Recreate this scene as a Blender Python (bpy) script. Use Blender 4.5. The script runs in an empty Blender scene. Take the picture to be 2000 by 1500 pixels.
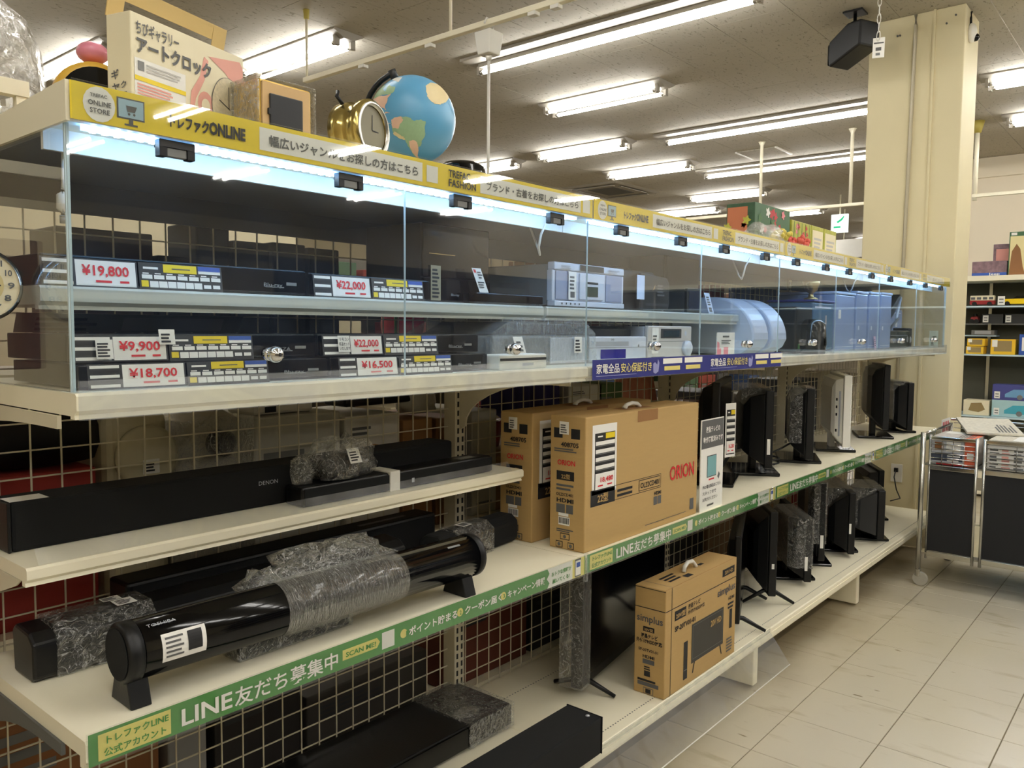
import bpy, bmesh, math, random
from mathutils import Matrix, Vector
random.seed(7)
PI = math.pi
SC = bpy.context.scene
COL = SC.collection

# ---------------------------------------------------------------- camera
cd = bpy.data.cameras.new('camera'); cam = bpy.data.objects.new('camera', cd); COL.objects.link(cam)
cd.sensor_width = 36.0; cd.lens = 36.0 * 1589.67 / 2000.0; cd.clip_start = 0.05; cd.clip_end = 100
AX = [[0.6426892, 0.0466621, 0.7647046], [-0.7660847, 0.0496275, 0.6408208], [0.0080483, 0.9976772, -0.0676422]]
cam.matrix_world = Matrix(((AX[0][0], AX[0][1], -AX[0][2], -0.455),
                           (AX[1][0], AX[1][1], -AX[1][2], -1.146),
                           (AX[2][0], AX[2][1], -AX[2][2], 1.33),
                           (0, 0, 0, 1)))
SC.camera = cam
# ---------------------------------------------------------------- world, view, light levels
w = bpy.data.worlds.new('world'); SC.world = w; w.use_nodes = True
w.node_tree.nodes['Background'].inputs[0].default_value = (0.9, 0.85, 0.75, 1)
w.node_tree.nodes['Background'].inputs[1].default_value = 0.05
SC.view_settings.view_transform = 'Standard'; SC.view_settings.look = 'None'
SC.view_settings.gamma = 1.0; SC.view_settings.use_curve_mapping = False
SC.view_settings.exposure = 0.6
SC.cycles.max_bounces = 7; SC.cycles.diffuse_bounces = 4; SC.cycles.glossy_bounces = 3
SC.cycles.transmission_bounces = 4; SC.cycles.transparent_max_bounces = 14
SC.cycles.sample_clamp_indirect = 6.0
SC.cycles.caustics_reflective = False; SC.cycles.caustics_refractive = False
TUBE = 30.0      # emission of the fluorescent tubes
LED = 11.0       # emission of the showcase light strips

# ---------------------------------------------------------------- materials
def lin(c):
    return tuple((v / 255 / 12.92) if v / 255 <= 0.04045 else ((v / 255 + 0.055) / 1.055) ** 2.4 for v in c)
_M = {}
def M(name, c, rough=0.5, metal=0.0, var=0.06, scale=18.0, bump=0.0, bscale=None, spec=0.5, stretch=None):
    if name in _M: return _M[name]
    m = bpy.data.materials.new(name); m.use_nodes = True; nt = m.node_tree; N = nt.nodes; L = nt.links
    p = N['Principled BSDF']; p.inputs['Roughness'].default_value = rough; p.inputs['Metallic'].default_value = metal
    p.inputs['Specular IOR Level'].default_value = spec
    c = lin(c)
    tc = N.new('ShaderNodeTexCoord'); nz = N.new('ShaderNodeTexNoise'); nz.inputs['Scale'].default_value = scale
    nz.inputs['Detail'].default_value = 4
    src = tc.outputs['Object']
    if stretch:
        mp = N.new('ShaderNodeMapping'); mp.inputs['Scale'].default_value = stretch
        L.new(src, mp.inputs['Vector']); src = mp.outputs['Vector']
    L.new(src, nz.inputs['Vector'])
    mx = N.new('ShaderNodeMix'); mx.data_type = 'RGBA'
    mx.inputs[6].default_value = tuple(max(0, v * (1 - var)) for v in c) + (1,)
    mx.inputs[7].default_value = tuple(min(1, v * (1 + var)) for v in c) + (1,)
    L.new(nz.outputs['Fac'], mx.inputs[0]); L.new(mx.outputs[2], p.inputs['Base Color'])
    if bump:
        n2 = N.new('ShaderNodeTexNoise'); n2.inputs['Scale'].default_value = bscale or scale * 6; n2.inputs['Detail'].default_value = 5
        L.new(src, n2.inputs['Vector'])
        b = N.new('ShaderNodeBump'); b.inputs['Strength'].default_value = bump; b.inputs['Distance'].default_value = 0.004
        L.new(n2.outputs['Fac'], b.inputs['Height']); L.new(b.outputs['Normal'], p.inputs['Normal'])
    _M[name] = m; return m
def emit(name, c, s):
    if name in _M: return _M[name]
    m = bpy.data.materials.new(name); m.use_nodes = True; nt = m.node_tree; nt.nodes.clear()
    e = nt.nodes.new('ShaderNodeEmission'); e.inputs[0].default_value = c + (1,); e.inputs[1].default_value = s
    o = nt.nodes.new('ShaderNodeOutputMaterial'); nt.links.new(e.outputs[0], o.inputs[0]); _M[name] = m; return m
def film(name, tint=(0.97, 0.98, 0.97), ior=1.45, rough=0.02, milk=0.03, milkcol=(0.8, 0.85, 0.9), wrinkle=0.0, wscale=40, add=0.0, stretch=None, crease_glint=0.5):
    """thin clear sheet: see-through, with a fresnel reflection and a little haze in it"""
    if name in _M: return _M[name]
    m = bpy.data.materials.new(name); m.use_nodes = True; nt = m.node_tree; N = nt.nodes; L = nt.links; N.clear()
    o = N.new('ShaderNodeOutputMaterial'); t = N.new('ShaderNodeBsdfTransparent'); t.inputs[0].default_value = tint + (1,)
    g = N.new('ShaderNodeBsdfGlossy'); g.inputs['Roughness'].default_value = rough; g.inputs[0].default_value = (1, 1, 1, 1)
    fr = N.new('ShaderNodeFresnel'); ge = N.new('ShaderNodeNewGeometry')
    e1 = N.new('ShaderNodeMath'); e1.operation = 'MULTIPLY_ADD'; e1.inputs[1].default_value = -2; e1.inputs[2].default_value = 1; L.new(ge.outputs['Backfacing'], e1.inputs[0])
    e2 = N.new('ShaderNodeMath'); e2.operation = 'POWER'; e2.inputs[0].default_value = ior; L.new(e1.outputs[0], e2.inputs[1]); L.new(e2.outputs[0], fr.inputs[0])
    d = N.new('ShaderNodeBsdfDiffuse'); d.inputs[0].default_value = milkcol + (1,)
    m1 = N.new('ShaderNodeMixShader'); m2 = N.new('ShaderNodeMixShader')
    tc = N.new('ShaderNodeTexCoord'); nz = N.new('ShaderNodeTexNoise'); nz.inputs['Scale'].default_value = wscale
    nz.inputs['Detail'].default_value = 6; nz.inputs['Distortion'].default_value = 1.5
    if stretch:
        mp = N.new('ShaderNodeMapping'); mp.inputs['Scale'].default_value = stretch; L.new(tc.outputs['Object'], mp.inputs['Vector']); L.new(mp.outputs[0], nz.inputs['Vector'])
    else: L.new(tc.outputs['Object'], nz.inputs['Vector'])
    mm = N.new('ShaderNodeMapRange'); mm.inputs[1].default_value = 0.35; mm.inputs[2].default_value = 0.75
    mm.inputs[3].default_value = milk * 0.5; mm.inputs[4].default_value = milk * 1.6
    L.new(nz.outputs['Fac'], mm.inputs[0])
    fac = mm.outputs[0]
    if wrinkle:  # glints on the folds painted in as thin pale diffuse lines
        for k_, (sc_, wd_) in enumerate(((1.0, 0.016), (2.3, 0.022))):
            n2 = N.new('ShaderNodeTexNoise'); n2.inputs['Scale'].default_value = wscale * 0.5 * sc_; n2.inputs['Detail'].default_value = 2.5; n2.inputs['Distortion'].default_value = 1.2
            L.new(nz.inputs['Vector'].links[0].from_socket, n2.inputs['Vector'])
            a1 = N.new('ShaderNodeMath'); a1.operation = 'SUBTRACT'; a1.inputs[1].default_value = 0.5; L.new(n2.outputs['Fac'], a1.inputs[0])
            a2 = N.new('ShaderNodeMath'); a2.operation = 'ABSOLUTE'; L.new(a1.outputs[0], a2.inputs[0])
            a3 = N.new('ShaderNodeMapRange'); a3.inputs[1].default_value = 0.0; a3.inputs[2].default_value = wd_; a3.inputs[3].default_value = crease_glint; a3.inputs[4].default_value = 0.0; L.new(a2.outputs[0], a3.inputs[0])
            a4 = N.new('ShaderNodeMath'); a4.operation = 'MAXIMUM'; L.new(fac, a4.inputs[0]); L.new(a3.outputs[0], a4.inputs[1]); fac = a4.outputs[0]
    L.new(fac, m1.inputs[0]); L.new(t.outputs[0], m1.inputs[1]); L.new(d.outputs[0], m1.inputs[2])
    ad = N.new('ShaderNodeMath'); ad.operation = 'ADD'; ad.inputs[1].default_value = add; L.new(fr.outputs[0], ad.inputs[0])
    L.new(ad.outputs[0], m2.inputs[0]); L.new(m1.outputs[0], m2.inputs[1]); L.new(g.outputs[0], m2.inputs[2])
    if wrinkle:
        b = N.new('ShaderNodeBump'); b.inputs['Strength'].default_value = wrinkle; b.inputs['Distance'].default_value = 0.02
        L.new(nz.outputs['Fac'], b.inputs['Height'])
        L.new(b.outputs['Normal'], g.inputs['Normal']); L.new(b.outputs['Normal'], fr.inputs['Normal'])
    L.new(m2.outputs[0], o.inputs[0]); _M[name] = m; return m

CREAM = M('cream painted steel', (246, 239, 214), 0.42, var=0.04, scale=6)
CREAMD = M('cream steel in wear', (216, 208, 184), 0.5, var=0.08, scale=9)
DGREY = M('dark grey steel', (92, 94, 92), 0.5)
BLACK = M('black plastic', (11, 12, 14), 0.42, var=0.2, scale=30, bump=0.05, spec=0.4)
GLOSS = M('black gloss plastic', (5, 6, 9), 0.10, var=0.2, scale=6, spec=0.4)
SATIN = M('black satin metal', (13, 14, 17), 0.36, var=0.15, scale=12, spec=0.4)
CLOTH = M('black speaker cloth', (11, 13, 15), 0.95, var=0.3, scale=300, bump=0.3)
CHAR = M('charcoal plastic', (44, 45, 47), 0.5)
SILVER = M('silver plastic', (178, 182, 190), 0.35, 0.3, scale=8)
SILVERL = M('pale silver plastic', (206, 212, 224), 0.35, 0.1, scale=8)
GREY = M('grey plastic', (120, 121, 120), 0.5)
CHROME = M('chrome', (215, 215, 215), 0.12, 1.0, var=0.03)
STEEL = M('bright steel tube', (196, 194, 186), 0.25, 0.9)
WHITE = M('white plastic', (232, 230, 222), 0.45, var=0.03)
PAPER = M('white paper', (238, 236, 230), 0.7, var=0.02)
INK = M('black ink', (28, 28, 30), 0.6, var=0.1)
INKG = M('grey ink', (92, 92, 92), 0.6)
RED = M('red ink', (214, 40, 50), 0.6)
YEL = M('yellow print', (232, 205, 30), 0.5, var=0.03)
PYEL = M('pale yellow print', (232, 220, 120), 0.55, var=0.03)
GREEN = M('green print', (62, 140, 58), 0.4, var=0.04)
BLUE = M('blue print', (44, 84, 170), 0.5)
NAVY = M('navy print', (52, 56, 130), 0.35)
KRAFT = M('kraft cardboard', (184, 152, 98), 0.8, var=0.05, scale=14, bump=0.08, stretch=(1, 1, 9))
KRAFTD = M('brown cardboard', (150, 108, 64), 0.8, var=0.08, scale=14, bump=0.08)
GLASS = film('showcase glass', ior=1.5, milk=0.014, milkcol=(0.45, 0.62, 1.0), wscale=5)  # blue milk colour stands for strip light scattered in the panes
SRAIL = film('showcase rail', ior=1.45, rough=0.06, milk=0.11, milkcol=(0.8, 0.84, 0.98), wscale=7)
RAIL = film('rail film', ior=1.45, rough=0.05, milk=0.012, milkcol=(0.85, 0.88, 0.95), wscale=9)
GEDGE = M('glass edge', (200, 222, 232), 0.25, var=0.05)
ACRYL = film('clear acrylic', ior=1.45, rough=0.22, milk=0.10, milkcol=(0.85, 0.87, 0.9), wscale=12)
WRAP = film('cling film', ior=1.45, rough=0.12, milk=0.035, milkcol=(0.85, 0.85, 0.83), wrinkle=0.8, wscale=48, add=0.015, crease_glint=0.45)
WRAPT = film('taut cling film', ior=1.45, rough=0.15, milk=0.06, milkcol=(0.85, 0.85, 0.83), wrinkle=0.7, wscale=30, add=0.015, stretch=(9, 1, 1), crease_glint=0.4)
TUBEM = emit('fluorescent tube', (1.0, 0.985, 0.95), TUBE)
LEDM = emit('cool led', (0.15, 0.46, 1.0), LED)
LEDH = emit('led chip', (0.72, 0.88, 1.0), LED * 3)

# ---------------------------------------------------------------- mesh building
class MB:
    def __init__(self): self.v = []; self.f = []; self.mi = []; self.ms = []; self.sm = []
    def m(self, mat):
        if mat not in self.ms: self.ms.append(mat)
        return self.ms.index(mat)
    def add(self, vs, fs, mat, smooth=False):
        b = len(self.v); self.v += [tuple(p) for p in vs]; k = self.m(mat)
        for f in fs: self.f.append([b + i for i in f]); self.mi.append(k); self.sm.append(smooth)
        return self
    def box(self, a, b, mat):
        x0, y0, z0 = a; x1, y1, z1 = b
        return self.add([(x0, y0, z0), (x1, y0, z0), (x1, y1, z0), (x0, y1, z0), (x0, y0, z1), (x1, y0, z1), (x1, y1, z1), (x0, y1, z1)],
                        [(0, 3, 2, 1), (4, 5, 6, 7), (0, 1, 5, 4), (1, 2, 6, 5), (2, 3, 7, 6), (3, 0, 4, 7)], mat)
    def frus(self, r0, r1, axis, a, b, mat):
        """rectangle r0 (u0,v0,u1,v1) at a, rectangle r1 at b, along an axis"""
        def P(u, v, t): return {'x': (t, u, v), 'y': (u, t, v), 'z': (u, v, t)}[axis]
        vs = []
        for (u0, v0, u1, v1), t in ((r0, a), (r1, b)): vs += [P(u0, v0, t), P(u1, v0, t), P(u1, v1, t), P(u0, v1, t)]
        return self.add(vs, [(3, 2, 1, 0), (4, 5, 6, 7), (0, 1, 5, 4), (1, 2, 6, 5), (2, 3, 7, 6), (3, 0, 4, 7)], mat)
    def prism(self, pts, axis, a, b, mat, smooth=False):
        n = len(pts)
        def P(u, v, t): return {'x': (t, u, v), 'y': (u, t, v), 'z': (u, v, t)}[axis]
        vs = [P(u, v, a) for u, v in pts] + [P(u, v, b) for u, v in pts]
        self.add(vs, [tuple(range(n))[::-1], tuple(range(n, 2 * n))], mat)
        return self.add(vs, [(i, (i + 1) % n, n + (i + 1) % n, n + i) for i in range(n)], mat, smooth)
    def lathe(self, prof, mat, n=20, c=(0, 0, 0), axis='z', smooth=True, caps=True):
        vs = []
        for r, t in prof:
            for k in range(n):
                a = 2 * PI * k / n; u, v = r * math.cos(a), r * math.sin(a)
                p = {'z': (u, v, t), 'y': (u, t, v), 'x': (t, u, v)}[axis]
                vs.append((p[0] + c[0], p[1] + c[1], p[2] + c[2]))
        fs = []
        for j in range(len(prof) - 1):
            for k in range(n): fs.append((j * n + k, j * n + (k + 1) % n, (j + 1) * n + (k + 1) % n, (j + 1) * n + k))
        self.add(vs, fs, mat, smooth)
        if caps:
            if prof[0][0] > 1e-5: self.add(vs[:n], [tuple(range(n))[::-1]], mat)
            if prof[-1][0] > 1e-5: self.add(vs[-n:], [tuple(range(n))], mat)
        return self
    def tube(self, pts, r, mat, n=6, smooth=True):
        pts = [Vector(p) for p in pts]; vs = []; fs = []
        rs = r if isinstance(r, (list, tuple)) else [r] * len(pts)
        up = Vector((0, 0, 1))
        for i, p in enumerate(pts):
            d = (pts[min(i + 1, len(pts) - 1)] - pts[max(i - 1, 0)]).normalized()
            s = d.cross(up)
            if s.length < 1e-3: s = d.cross(Vector((1, 0, 0)))
            s.normalize(); t = s.cross(d)
            for k in range(n):
                a = 2 * PI * k / n + PI / n; vs.append(p + (s * math.cos(a) + t * math.sin(a)) * rs[i])
        for j in range(len(pts) - 1):
            for k in range(n): fs.append((j * n + k, j * n + (k + 1) % n, (j + 1) * n + (k + 1) % n, (j + 1) * n + k))
        fs += [tuple(range(n))[::-1], tuple(range(len(vs) - n, len(vs)))]
        return self.add(vs, fs, mat, smooth)
    def sphere(self, c, r, mat, n=16, sq=(1, 1, 1)):
        m = n // 2; vs = []; fs = []
        for j in range(m + 1):
            t = PI * j / m
            for k in range(n):
                a = 2 * PI * k / n
                vs.append((c[0] + sq[0] * r * math.sin(t) * math.cos(a), c[1] + sq[1] * r * math.sin(t) * math.sin(a), c[2] + sq[2] * r * math.cos(t)))
        for j in range(m):
            for k in range(n): fs.append((j * n + k, (j + 1) * n + k, (j + 1) * n + (k + 1) % n, j * n + (k + 1) % n))
        return self.add(vs, fs, mat, True)
    def mesh(self, name):
        me = bpy.data.meshes.new(name); me.from_pydata(self.v, [], self.f)
        for m in self.ms: me.materials.append(m)
        me.polygons.foreach_set('material_index', self.mi); me.polygons.foreach_set('use_smooth', self.sm)
        me.update(); return me
    def build(self, name, parent=None, loc=None, rotz=0, bevel=0.0, seg=2, kind=None, fix=True):
        me = self.mesh(name)
        if fix:
            bm = bmesh.new(); bm.from_mesh(me); bmesh.ops.remove_doubles(bm, verts=bm.verts, dist=1e-6)
            bmesh.ops.recalc_face_normals(bm, faces=bm.faces); bm.to_mesh(me); bm.free()
        o = bpy.data.objects.new(name, me); COL.objects.link(o)
        if parent: o.parent = parent
        if loc: o.location = loc
        if rotz: o.rotation_euler = (0, 0, rotz)
        if bevel:
            b = o.modifiers.new('bevel', 'BEVEL'); b.width = bevel; b.segments = seg; b.limit_method = 'ANGLE'; b.angle_limit = 0.7
        if kind: o['kind'] = kind
        return o
def thing(name, label, cat, loc=(0, 0, 0), rotz=0, group=None):
    o = bpy.data.objects.new(name, None); COL.objects.link(o); o.empty_display_size = 0.05
    o.location = loc; o.rotation_euler = (0, 0, rotz); return tag(o, label, cat, group)
def tag(o, label, cat, group=None):
    o['label'] = label; o['category'] = cat
    if group: o['group'] = group
    return o
def struct(o, label=None):
    o['kind'] = 'structure'
    if label: o['label'] = label
    return o
def dup(root, loc, rotz=None, label=None, parent=None):
    r = root.copy(); COL.objects.link(r)
    if parent is not None: r.parent = parent
    if loc is not None: r.location = loc
    if rotz is not None: r.rotation_euler = (0, 0, rotz)
    if label: r['label'] = label
    for ch in list(root.children): dup(ch, None, parent=r)
    return r
_TM = {}
def _text_mesh(src):
    c = src.data; key = (c.body, round(c.size, 5), c.align_x, round(c.offset, 6), c.materials[0].name)
    if key not in _TM:
        me = src.to_mesh(); _TM[key] = me.copy(); src.to_mesh_clear()
        me = _TM[key]
        if not me.materials: me.materials.append(c.materials[0])
    bpy.data.objects.remove(src)
    return _TM[key]
def text(s, parent, o, r, u, size, mat, width=None, align='LEFT', bold=0.0, name='lettering'):
    c = bpy.data.curves.new(name, 'FONT'); c.body = s; c.size = size; c.resolution_u = 2; c.align_x = align; c.offset = bold * size
    c.materials.append(mat)
    src = bpy.data.objects.new(name, c); me = _text_mesh(src)
    ob = bpy.data.objects.new(name, me); COL.objects.link(ob)
    r = Vector(r).normalized(); u = Vector(u).normalized(); n = r.cross(u)
    mt = Matrix((r, u, n)).transposed().to_4x4(); mt.translation = Vector(o)
    xs = [v.co.x for v in me.vertices]; sx = width / max(1e-6, max(xs) - min(xs)) if width and xs else 1.0
    ob.matrix_basis = mt @ Matrix.Diagonal((sx, 1, 1, 1))
    if parent: ob.parent = parent
    return ob
class Panel:
    """flat print: layered rectangles and lettering on the plane o + a*r + b*u"""
    def __init__(self, parent, o, r, u, gap=0.0006):
        self.p = parent; self.o = Vector(o); self.r = Vector(r).normalized(); self.u = Vector(u).normalized()
        self.n = self.r.cross(self.u); self.b = MB(); self.t = []; self.g = gap
    def at(self, a, b, k=1): return self.o + self.r * a + self.u * b + self.n * (self.g * k)
    def rect(self, a0, b0, a1, b1, mat, k=1):
        self.b.add([self.at(a0, b0, k), self.at(a1, b0, k), self.at(a1, b1, k), self.at(a0, b1, k)], [(0, 1, 2, 3)], mat); return self
    def poly(self, pts, mat, k=1):
        self.b.add([self.at(a, b, k) for a, b in pts], [tuple(range(len(pts)))], mat); return self
    def disc(self, a, b, r, mat, k=1, n=20, ry=None):
        return self.poly([(a + r * math.cos(2 * PI * i / n), b + (ry or r) * math.sin(2 * PI * i / n)) for i in range(n)], mat, k)
    def text(self, s, a, b, size, mat, width=None, align='LEFT', bold=0.02, k=3):
        self.t.append((s, self.at(a, b, k), size, mat, width, align, bold)); return self
    def build(self, name='print', fix=False):
        o = self.b.build(name, self.p, fix=False)
        for s, at, size, mat, width, al, bold in self.t: text(s, o, at, self.r, self.u, size, mat, width, al, bold)
        return o
FX, FU = (1, 0, 0), (0, 0, 1)          # a face that looks towards the aisle
LX = (0, -1, 0)                        # a face that looks along -X (to the left)

# ================================================================ the room
ZC = 3.35
def floor_mat():
    m = M('vinyl floor tile', (206, 200, 180), 0.26, var=0.0, scale=1.2, spec=0.45)
    nt = m.node_tree; N = nt.nodes; L = nt.links; p = N['Principled BSDF']
    g = N.new('ShaderNodeNewGeometry')
    def noise(sc, det, st=None):
        n = N.new('ShaderNodeTexNoise'); n.inputs['Scale'].default_value = sc; n.inputs['Detail'].default_value = det
        if st:
            mp = N.new('ShaderNodeMapping'); mp.inputs['Scale'].default_value = st; L.new(g.outputs['Position'], mp.inputs['Vector']); L.new(mp.outputs[0], n.inputs['Vector'])
        else: L.new(g.outputs['Position'], n.inputs['Vector'])
        return n
    a = noise(0.7, 3); s = noise(16, 8, (1, 0.3, 1)); q = noise(60, 3)
    def ramp(src, lo, hi, c0, c1):
        r = N.new('ShaderNodeValToRGB'); r.color_ramp.elements[0].position = lo; r.color_ramp.elements[1].position = hi
        r.color_ramp.elements[0].color = lin(c0) + (1,); r.color_ramp.elements[1].color = lin(c1) + (1,); L.new(src, r.inputs[0]); return r
    r1 = ramp(a.outputs['Fac'], 0.3, 0.7, (212, 205, 184), (217, 212, 199))
    r2 = ramp(s.outputs['Fac'], 0.28, 0.42, (206, 197, 176), (255, 255, 255))
    mx = N.new('ShaderNodeMix'); mx.data_type = 'RGBA'; mx.blend_type = 'MULTIPLY'; mx.inputs[0].default_value = 0.45
    L.new(r1.outputs[0], mx.inputs[6]); L.new(r2.outputs[0], mx.inputs[7])
    for l in list(p.inputs['Base Color'].links): L.remove(l)
    # traffic wear: paler lane in mid aisle, grime along the shelf foot, sparse scuffs
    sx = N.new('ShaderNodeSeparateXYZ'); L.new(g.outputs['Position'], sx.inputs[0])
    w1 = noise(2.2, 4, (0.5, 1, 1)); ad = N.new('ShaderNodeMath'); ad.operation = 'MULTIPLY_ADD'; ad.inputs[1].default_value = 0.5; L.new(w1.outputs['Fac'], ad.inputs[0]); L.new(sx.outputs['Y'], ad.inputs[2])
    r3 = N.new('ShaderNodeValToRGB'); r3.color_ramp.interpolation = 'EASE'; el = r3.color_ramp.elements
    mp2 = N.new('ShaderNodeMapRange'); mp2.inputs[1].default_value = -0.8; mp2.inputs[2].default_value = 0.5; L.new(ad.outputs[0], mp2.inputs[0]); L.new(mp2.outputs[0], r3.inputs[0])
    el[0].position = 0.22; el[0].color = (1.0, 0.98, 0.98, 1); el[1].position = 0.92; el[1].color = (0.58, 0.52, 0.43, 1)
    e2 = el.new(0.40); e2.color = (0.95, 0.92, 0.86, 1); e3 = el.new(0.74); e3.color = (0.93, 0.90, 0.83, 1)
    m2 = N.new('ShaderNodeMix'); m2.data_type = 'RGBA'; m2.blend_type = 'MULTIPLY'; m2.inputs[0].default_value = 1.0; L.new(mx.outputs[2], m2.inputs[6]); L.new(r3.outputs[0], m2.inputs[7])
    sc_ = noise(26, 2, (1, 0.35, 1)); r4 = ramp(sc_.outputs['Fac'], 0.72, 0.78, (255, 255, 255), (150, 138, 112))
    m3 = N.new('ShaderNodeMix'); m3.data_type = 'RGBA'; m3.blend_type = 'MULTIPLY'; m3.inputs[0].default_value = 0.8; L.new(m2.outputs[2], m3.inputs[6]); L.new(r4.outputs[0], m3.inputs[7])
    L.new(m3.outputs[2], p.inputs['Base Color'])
    b = N.new('ShaderNodeBump'); b.inputs['Strength'].default_value = 0.08; b.inputs['Distance'].default_value = 0.003; L.new(q.outputs['Fac'], b.inputs['Height']); L.new(b.outputs[0], p.inputs['Normal'])
    return m
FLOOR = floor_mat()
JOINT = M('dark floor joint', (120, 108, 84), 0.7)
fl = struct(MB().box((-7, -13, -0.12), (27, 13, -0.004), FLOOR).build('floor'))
t = 0.15; tb = MB(); e = 0.0016; h = 0.0012
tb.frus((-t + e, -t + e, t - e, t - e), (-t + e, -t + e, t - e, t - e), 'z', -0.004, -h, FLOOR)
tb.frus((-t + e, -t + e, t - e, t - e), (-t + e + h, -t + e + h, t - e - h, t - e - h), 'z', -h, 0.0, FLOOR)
me = tb.mesh('tile')
jb = MB().box((1.0, -2.56, -0.0039), (8.6, 0.2, -0.0032), JOINT).build('tile_bed', fl)
for i in range(25):
    for j in range(9):
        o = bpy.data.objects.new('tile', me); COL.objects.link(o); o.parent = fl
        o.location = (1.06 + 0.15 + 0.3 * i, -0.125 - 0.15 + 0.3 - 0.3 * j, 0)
# ceiling: rock-wool boards
CEIL = M('rock wool ceiling board', (182, 176, 162), 0.9, var=0.05, scale=3)
nt = CEIL.node_tree; N = nt.nodes; L = nt.links; p = N['Principled BSDF']
g = N.new('ShaderNodeNewGeometry'); vo = N.new('ShaderNodeTexNoise'); vo.inputs['Scale'].default_value = 38; vo.inputs['Detail'].default_value = 3; vo.inputs['Distortion'].default_value = 0.8
mp = N.new('ShaderNodeMapping'); mp.inputs['Scale'].default_value = (0.7, 1.6, 1); L.new(g.outputs['Position'], mp.inputs[0]); L.new(mp.outputs[0], vo.inputs['Vector'])
r = N.new('ShaderNodeValToRGB'); r.color_ramp.elements[0].position = 0.30; r.color_ramp.elements[1].position = 0.40
r.color_ramp.elements[0].color = (0.55, 0.53, 0.49, 1); r.color_ramp.elements[1].color = (1, 1, 1, 1); L.new(vo.outputs['Fac'], r.inputs[0])
mx = N.new('ShaderNodeMix'); mx.data_type = 'RGBA'; mx.blend_type = 'MULTIPLY'; mx.inputs[0].default_value = 1.0
old = p.inputs['Base Color'].links[0].from_socket; L.new(old, mx.inputs[6]); L.new(r.outputs[0], mx.inputs[7]); L.new(mx.outputs[2], p.inputs['Base Color'])
b = N.new('ShaderNodeBump'); b.inputs['Strength'].default_value = 0.5; b.inputs['Distance'].default_value = 0.004; L.new(r.outputs[0], b.inputs['Height']); L.new(b.outputs[0], p.inputs['Normal'])
ce = struct(MB().box((-7, -13, ZC + 0.006), (27, 13, ZC + 0.15), CEIL).build('ceiling'))
pb = MB(); e = 0.0006
pb.frus((-.5 + e + .0015, -.25 + e + .0015, .5 - e - .0015, .25 - e - .0015), (-.5 + e, -.25 + e, .5 - e, .25 - e), 'z', ZC, ZC + 0.004, CEIL)
pb.frus((-.5 + e, -.25 + e, .5 - e, .25 - e), (-.5 + e, -.25 + e, .5 - e, .25 - e), 'z', ZC + 0.004, ZC + 0.0065, CEIL)
me = pb.mesh('ceiling_board')
for j in range(-2, 16):
    for i in range(0, 11):
        if len(ce.children) >= 198: break
        o = bpy.data.objects.new('ceiling_board', me); COL.objects.link(o); o.parent = ce
        o.location = (1.17 + (0.5 if j % 2 else 0.0) + i, 0.914 + 0.25 + 0.5 * j, 0)
WALL = M('warm white wall paint', (226, 214, 190), 0.75, var=0.03, scale=1.5, bump=0.04, bscale=40)
WALLB = M('cream wall paint', (228, 216, 184), 0.8, var=0.03, scale=1.5)
wr = struct(MB().box((10.4, -13, 0), (10.6, 1.35, ZC), WALL).build('wall_right'))
MB().box((10.37, -13, 3.12), (10.4, 1.35, 3.3), WALL).build('cornice', wr)
struct(MB().box((26.8, 1.35, 0), (27, 13, ZC), WALL).build('wall_far'))
struct(MB().box((10.6, 1.2, 0), (27, 1.35, ZC), WALL).build('wall_side'))
struct(MB().box((-7, 12.8, 0), (27, 13, ZC), WALLB).build('wall_back'))
struct(MB().box((-7, -13, 0), (-6.8, 13, ZC), WALLB).build('wall_left'))
struct(MB().box((-7, -13, 0), (27, -12.8, ZC), WALLB).build('wall_front'))
# partition wall close behind the left bays (cream, seen through the wire mesh)
struct(MB().box((-3.0, 4.6, 0), (3.6, 4.75, 2.35), WALLB).build('wall_partition'))
# the concrete pillar at the end of the shelves
PILL = M('painted concrete', (220, 209, 172), 0.62, var=0.09, scale=3, bump=0.12, bscale=30, stretch=(1, 1, 0.6))
pl = MB().box((5.27, 0.035, 0), (5.66, 0.60, ZC), PILL).build('pillar', bevel=0.006); struct(pl, 'cream painted concrete pillar at the far end of the shelf run')
MB().box((5.258, 0.20, 0.0), (5.27, 0.215, ZC), PILL).build('corner_strip', pl)
MB().box((5.245, 0.03, 0), (5.268, 0.61, 0.10), M('brown baseboard', (96, 82, 66), 0.6)).build('baseboard', pl)
cb = MB(); cb.tube([(5.258, 0.345, 0.9), (5.258, 0.315, 3.27), (5.258, 0.318, 3.34)], 0.011, M('grey conduit', (196, 188, 166), 0.5), 8)
tag(cb.build('cable_conduit'), 'thin pale conduit running up the face of the cream pillar', 'conduit')
kn = MB()
for y, z in ((0.09, 3.29), (0.14, 3.25), (0.41, 3.235), (0.425, 3.235)): kn.lathe([(0.006, 5.262), (0.006, 5.271)], INKG, 8, (0, y, z), 'x')
o_ = kn.build('screw_hole', pl); o_['kind'] = 'stuff'
ob = thing('wall_outlet', 'square wall outlet low on the cream pillar with a black cord plugged in', 'outlet', (5.27, 0.325, 0.40))
MB().box((-0.008, -0.035, -0.06), (-0.0005, 0.035, 0.06), WHITE).build('cover_plate', ob, bevel=0.002)
pg = MB(); pg.box((-0.03, -0.012, 0.008), (-0.009, 0.012, 0.036), BLACK); pg.build('plug', ob, bevel=0.003)
pc = MB(); pc.tube([(-0.03, 0, 0.02), (-0.06, 0.0, -0.02), (-0.07, -0.02, -0.1), (-0.09, -0.05, -0.15), (-0.2, -0.02, -0.153)], 0.004, BLACK, 6); pc.build('cord', ob)

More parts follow.
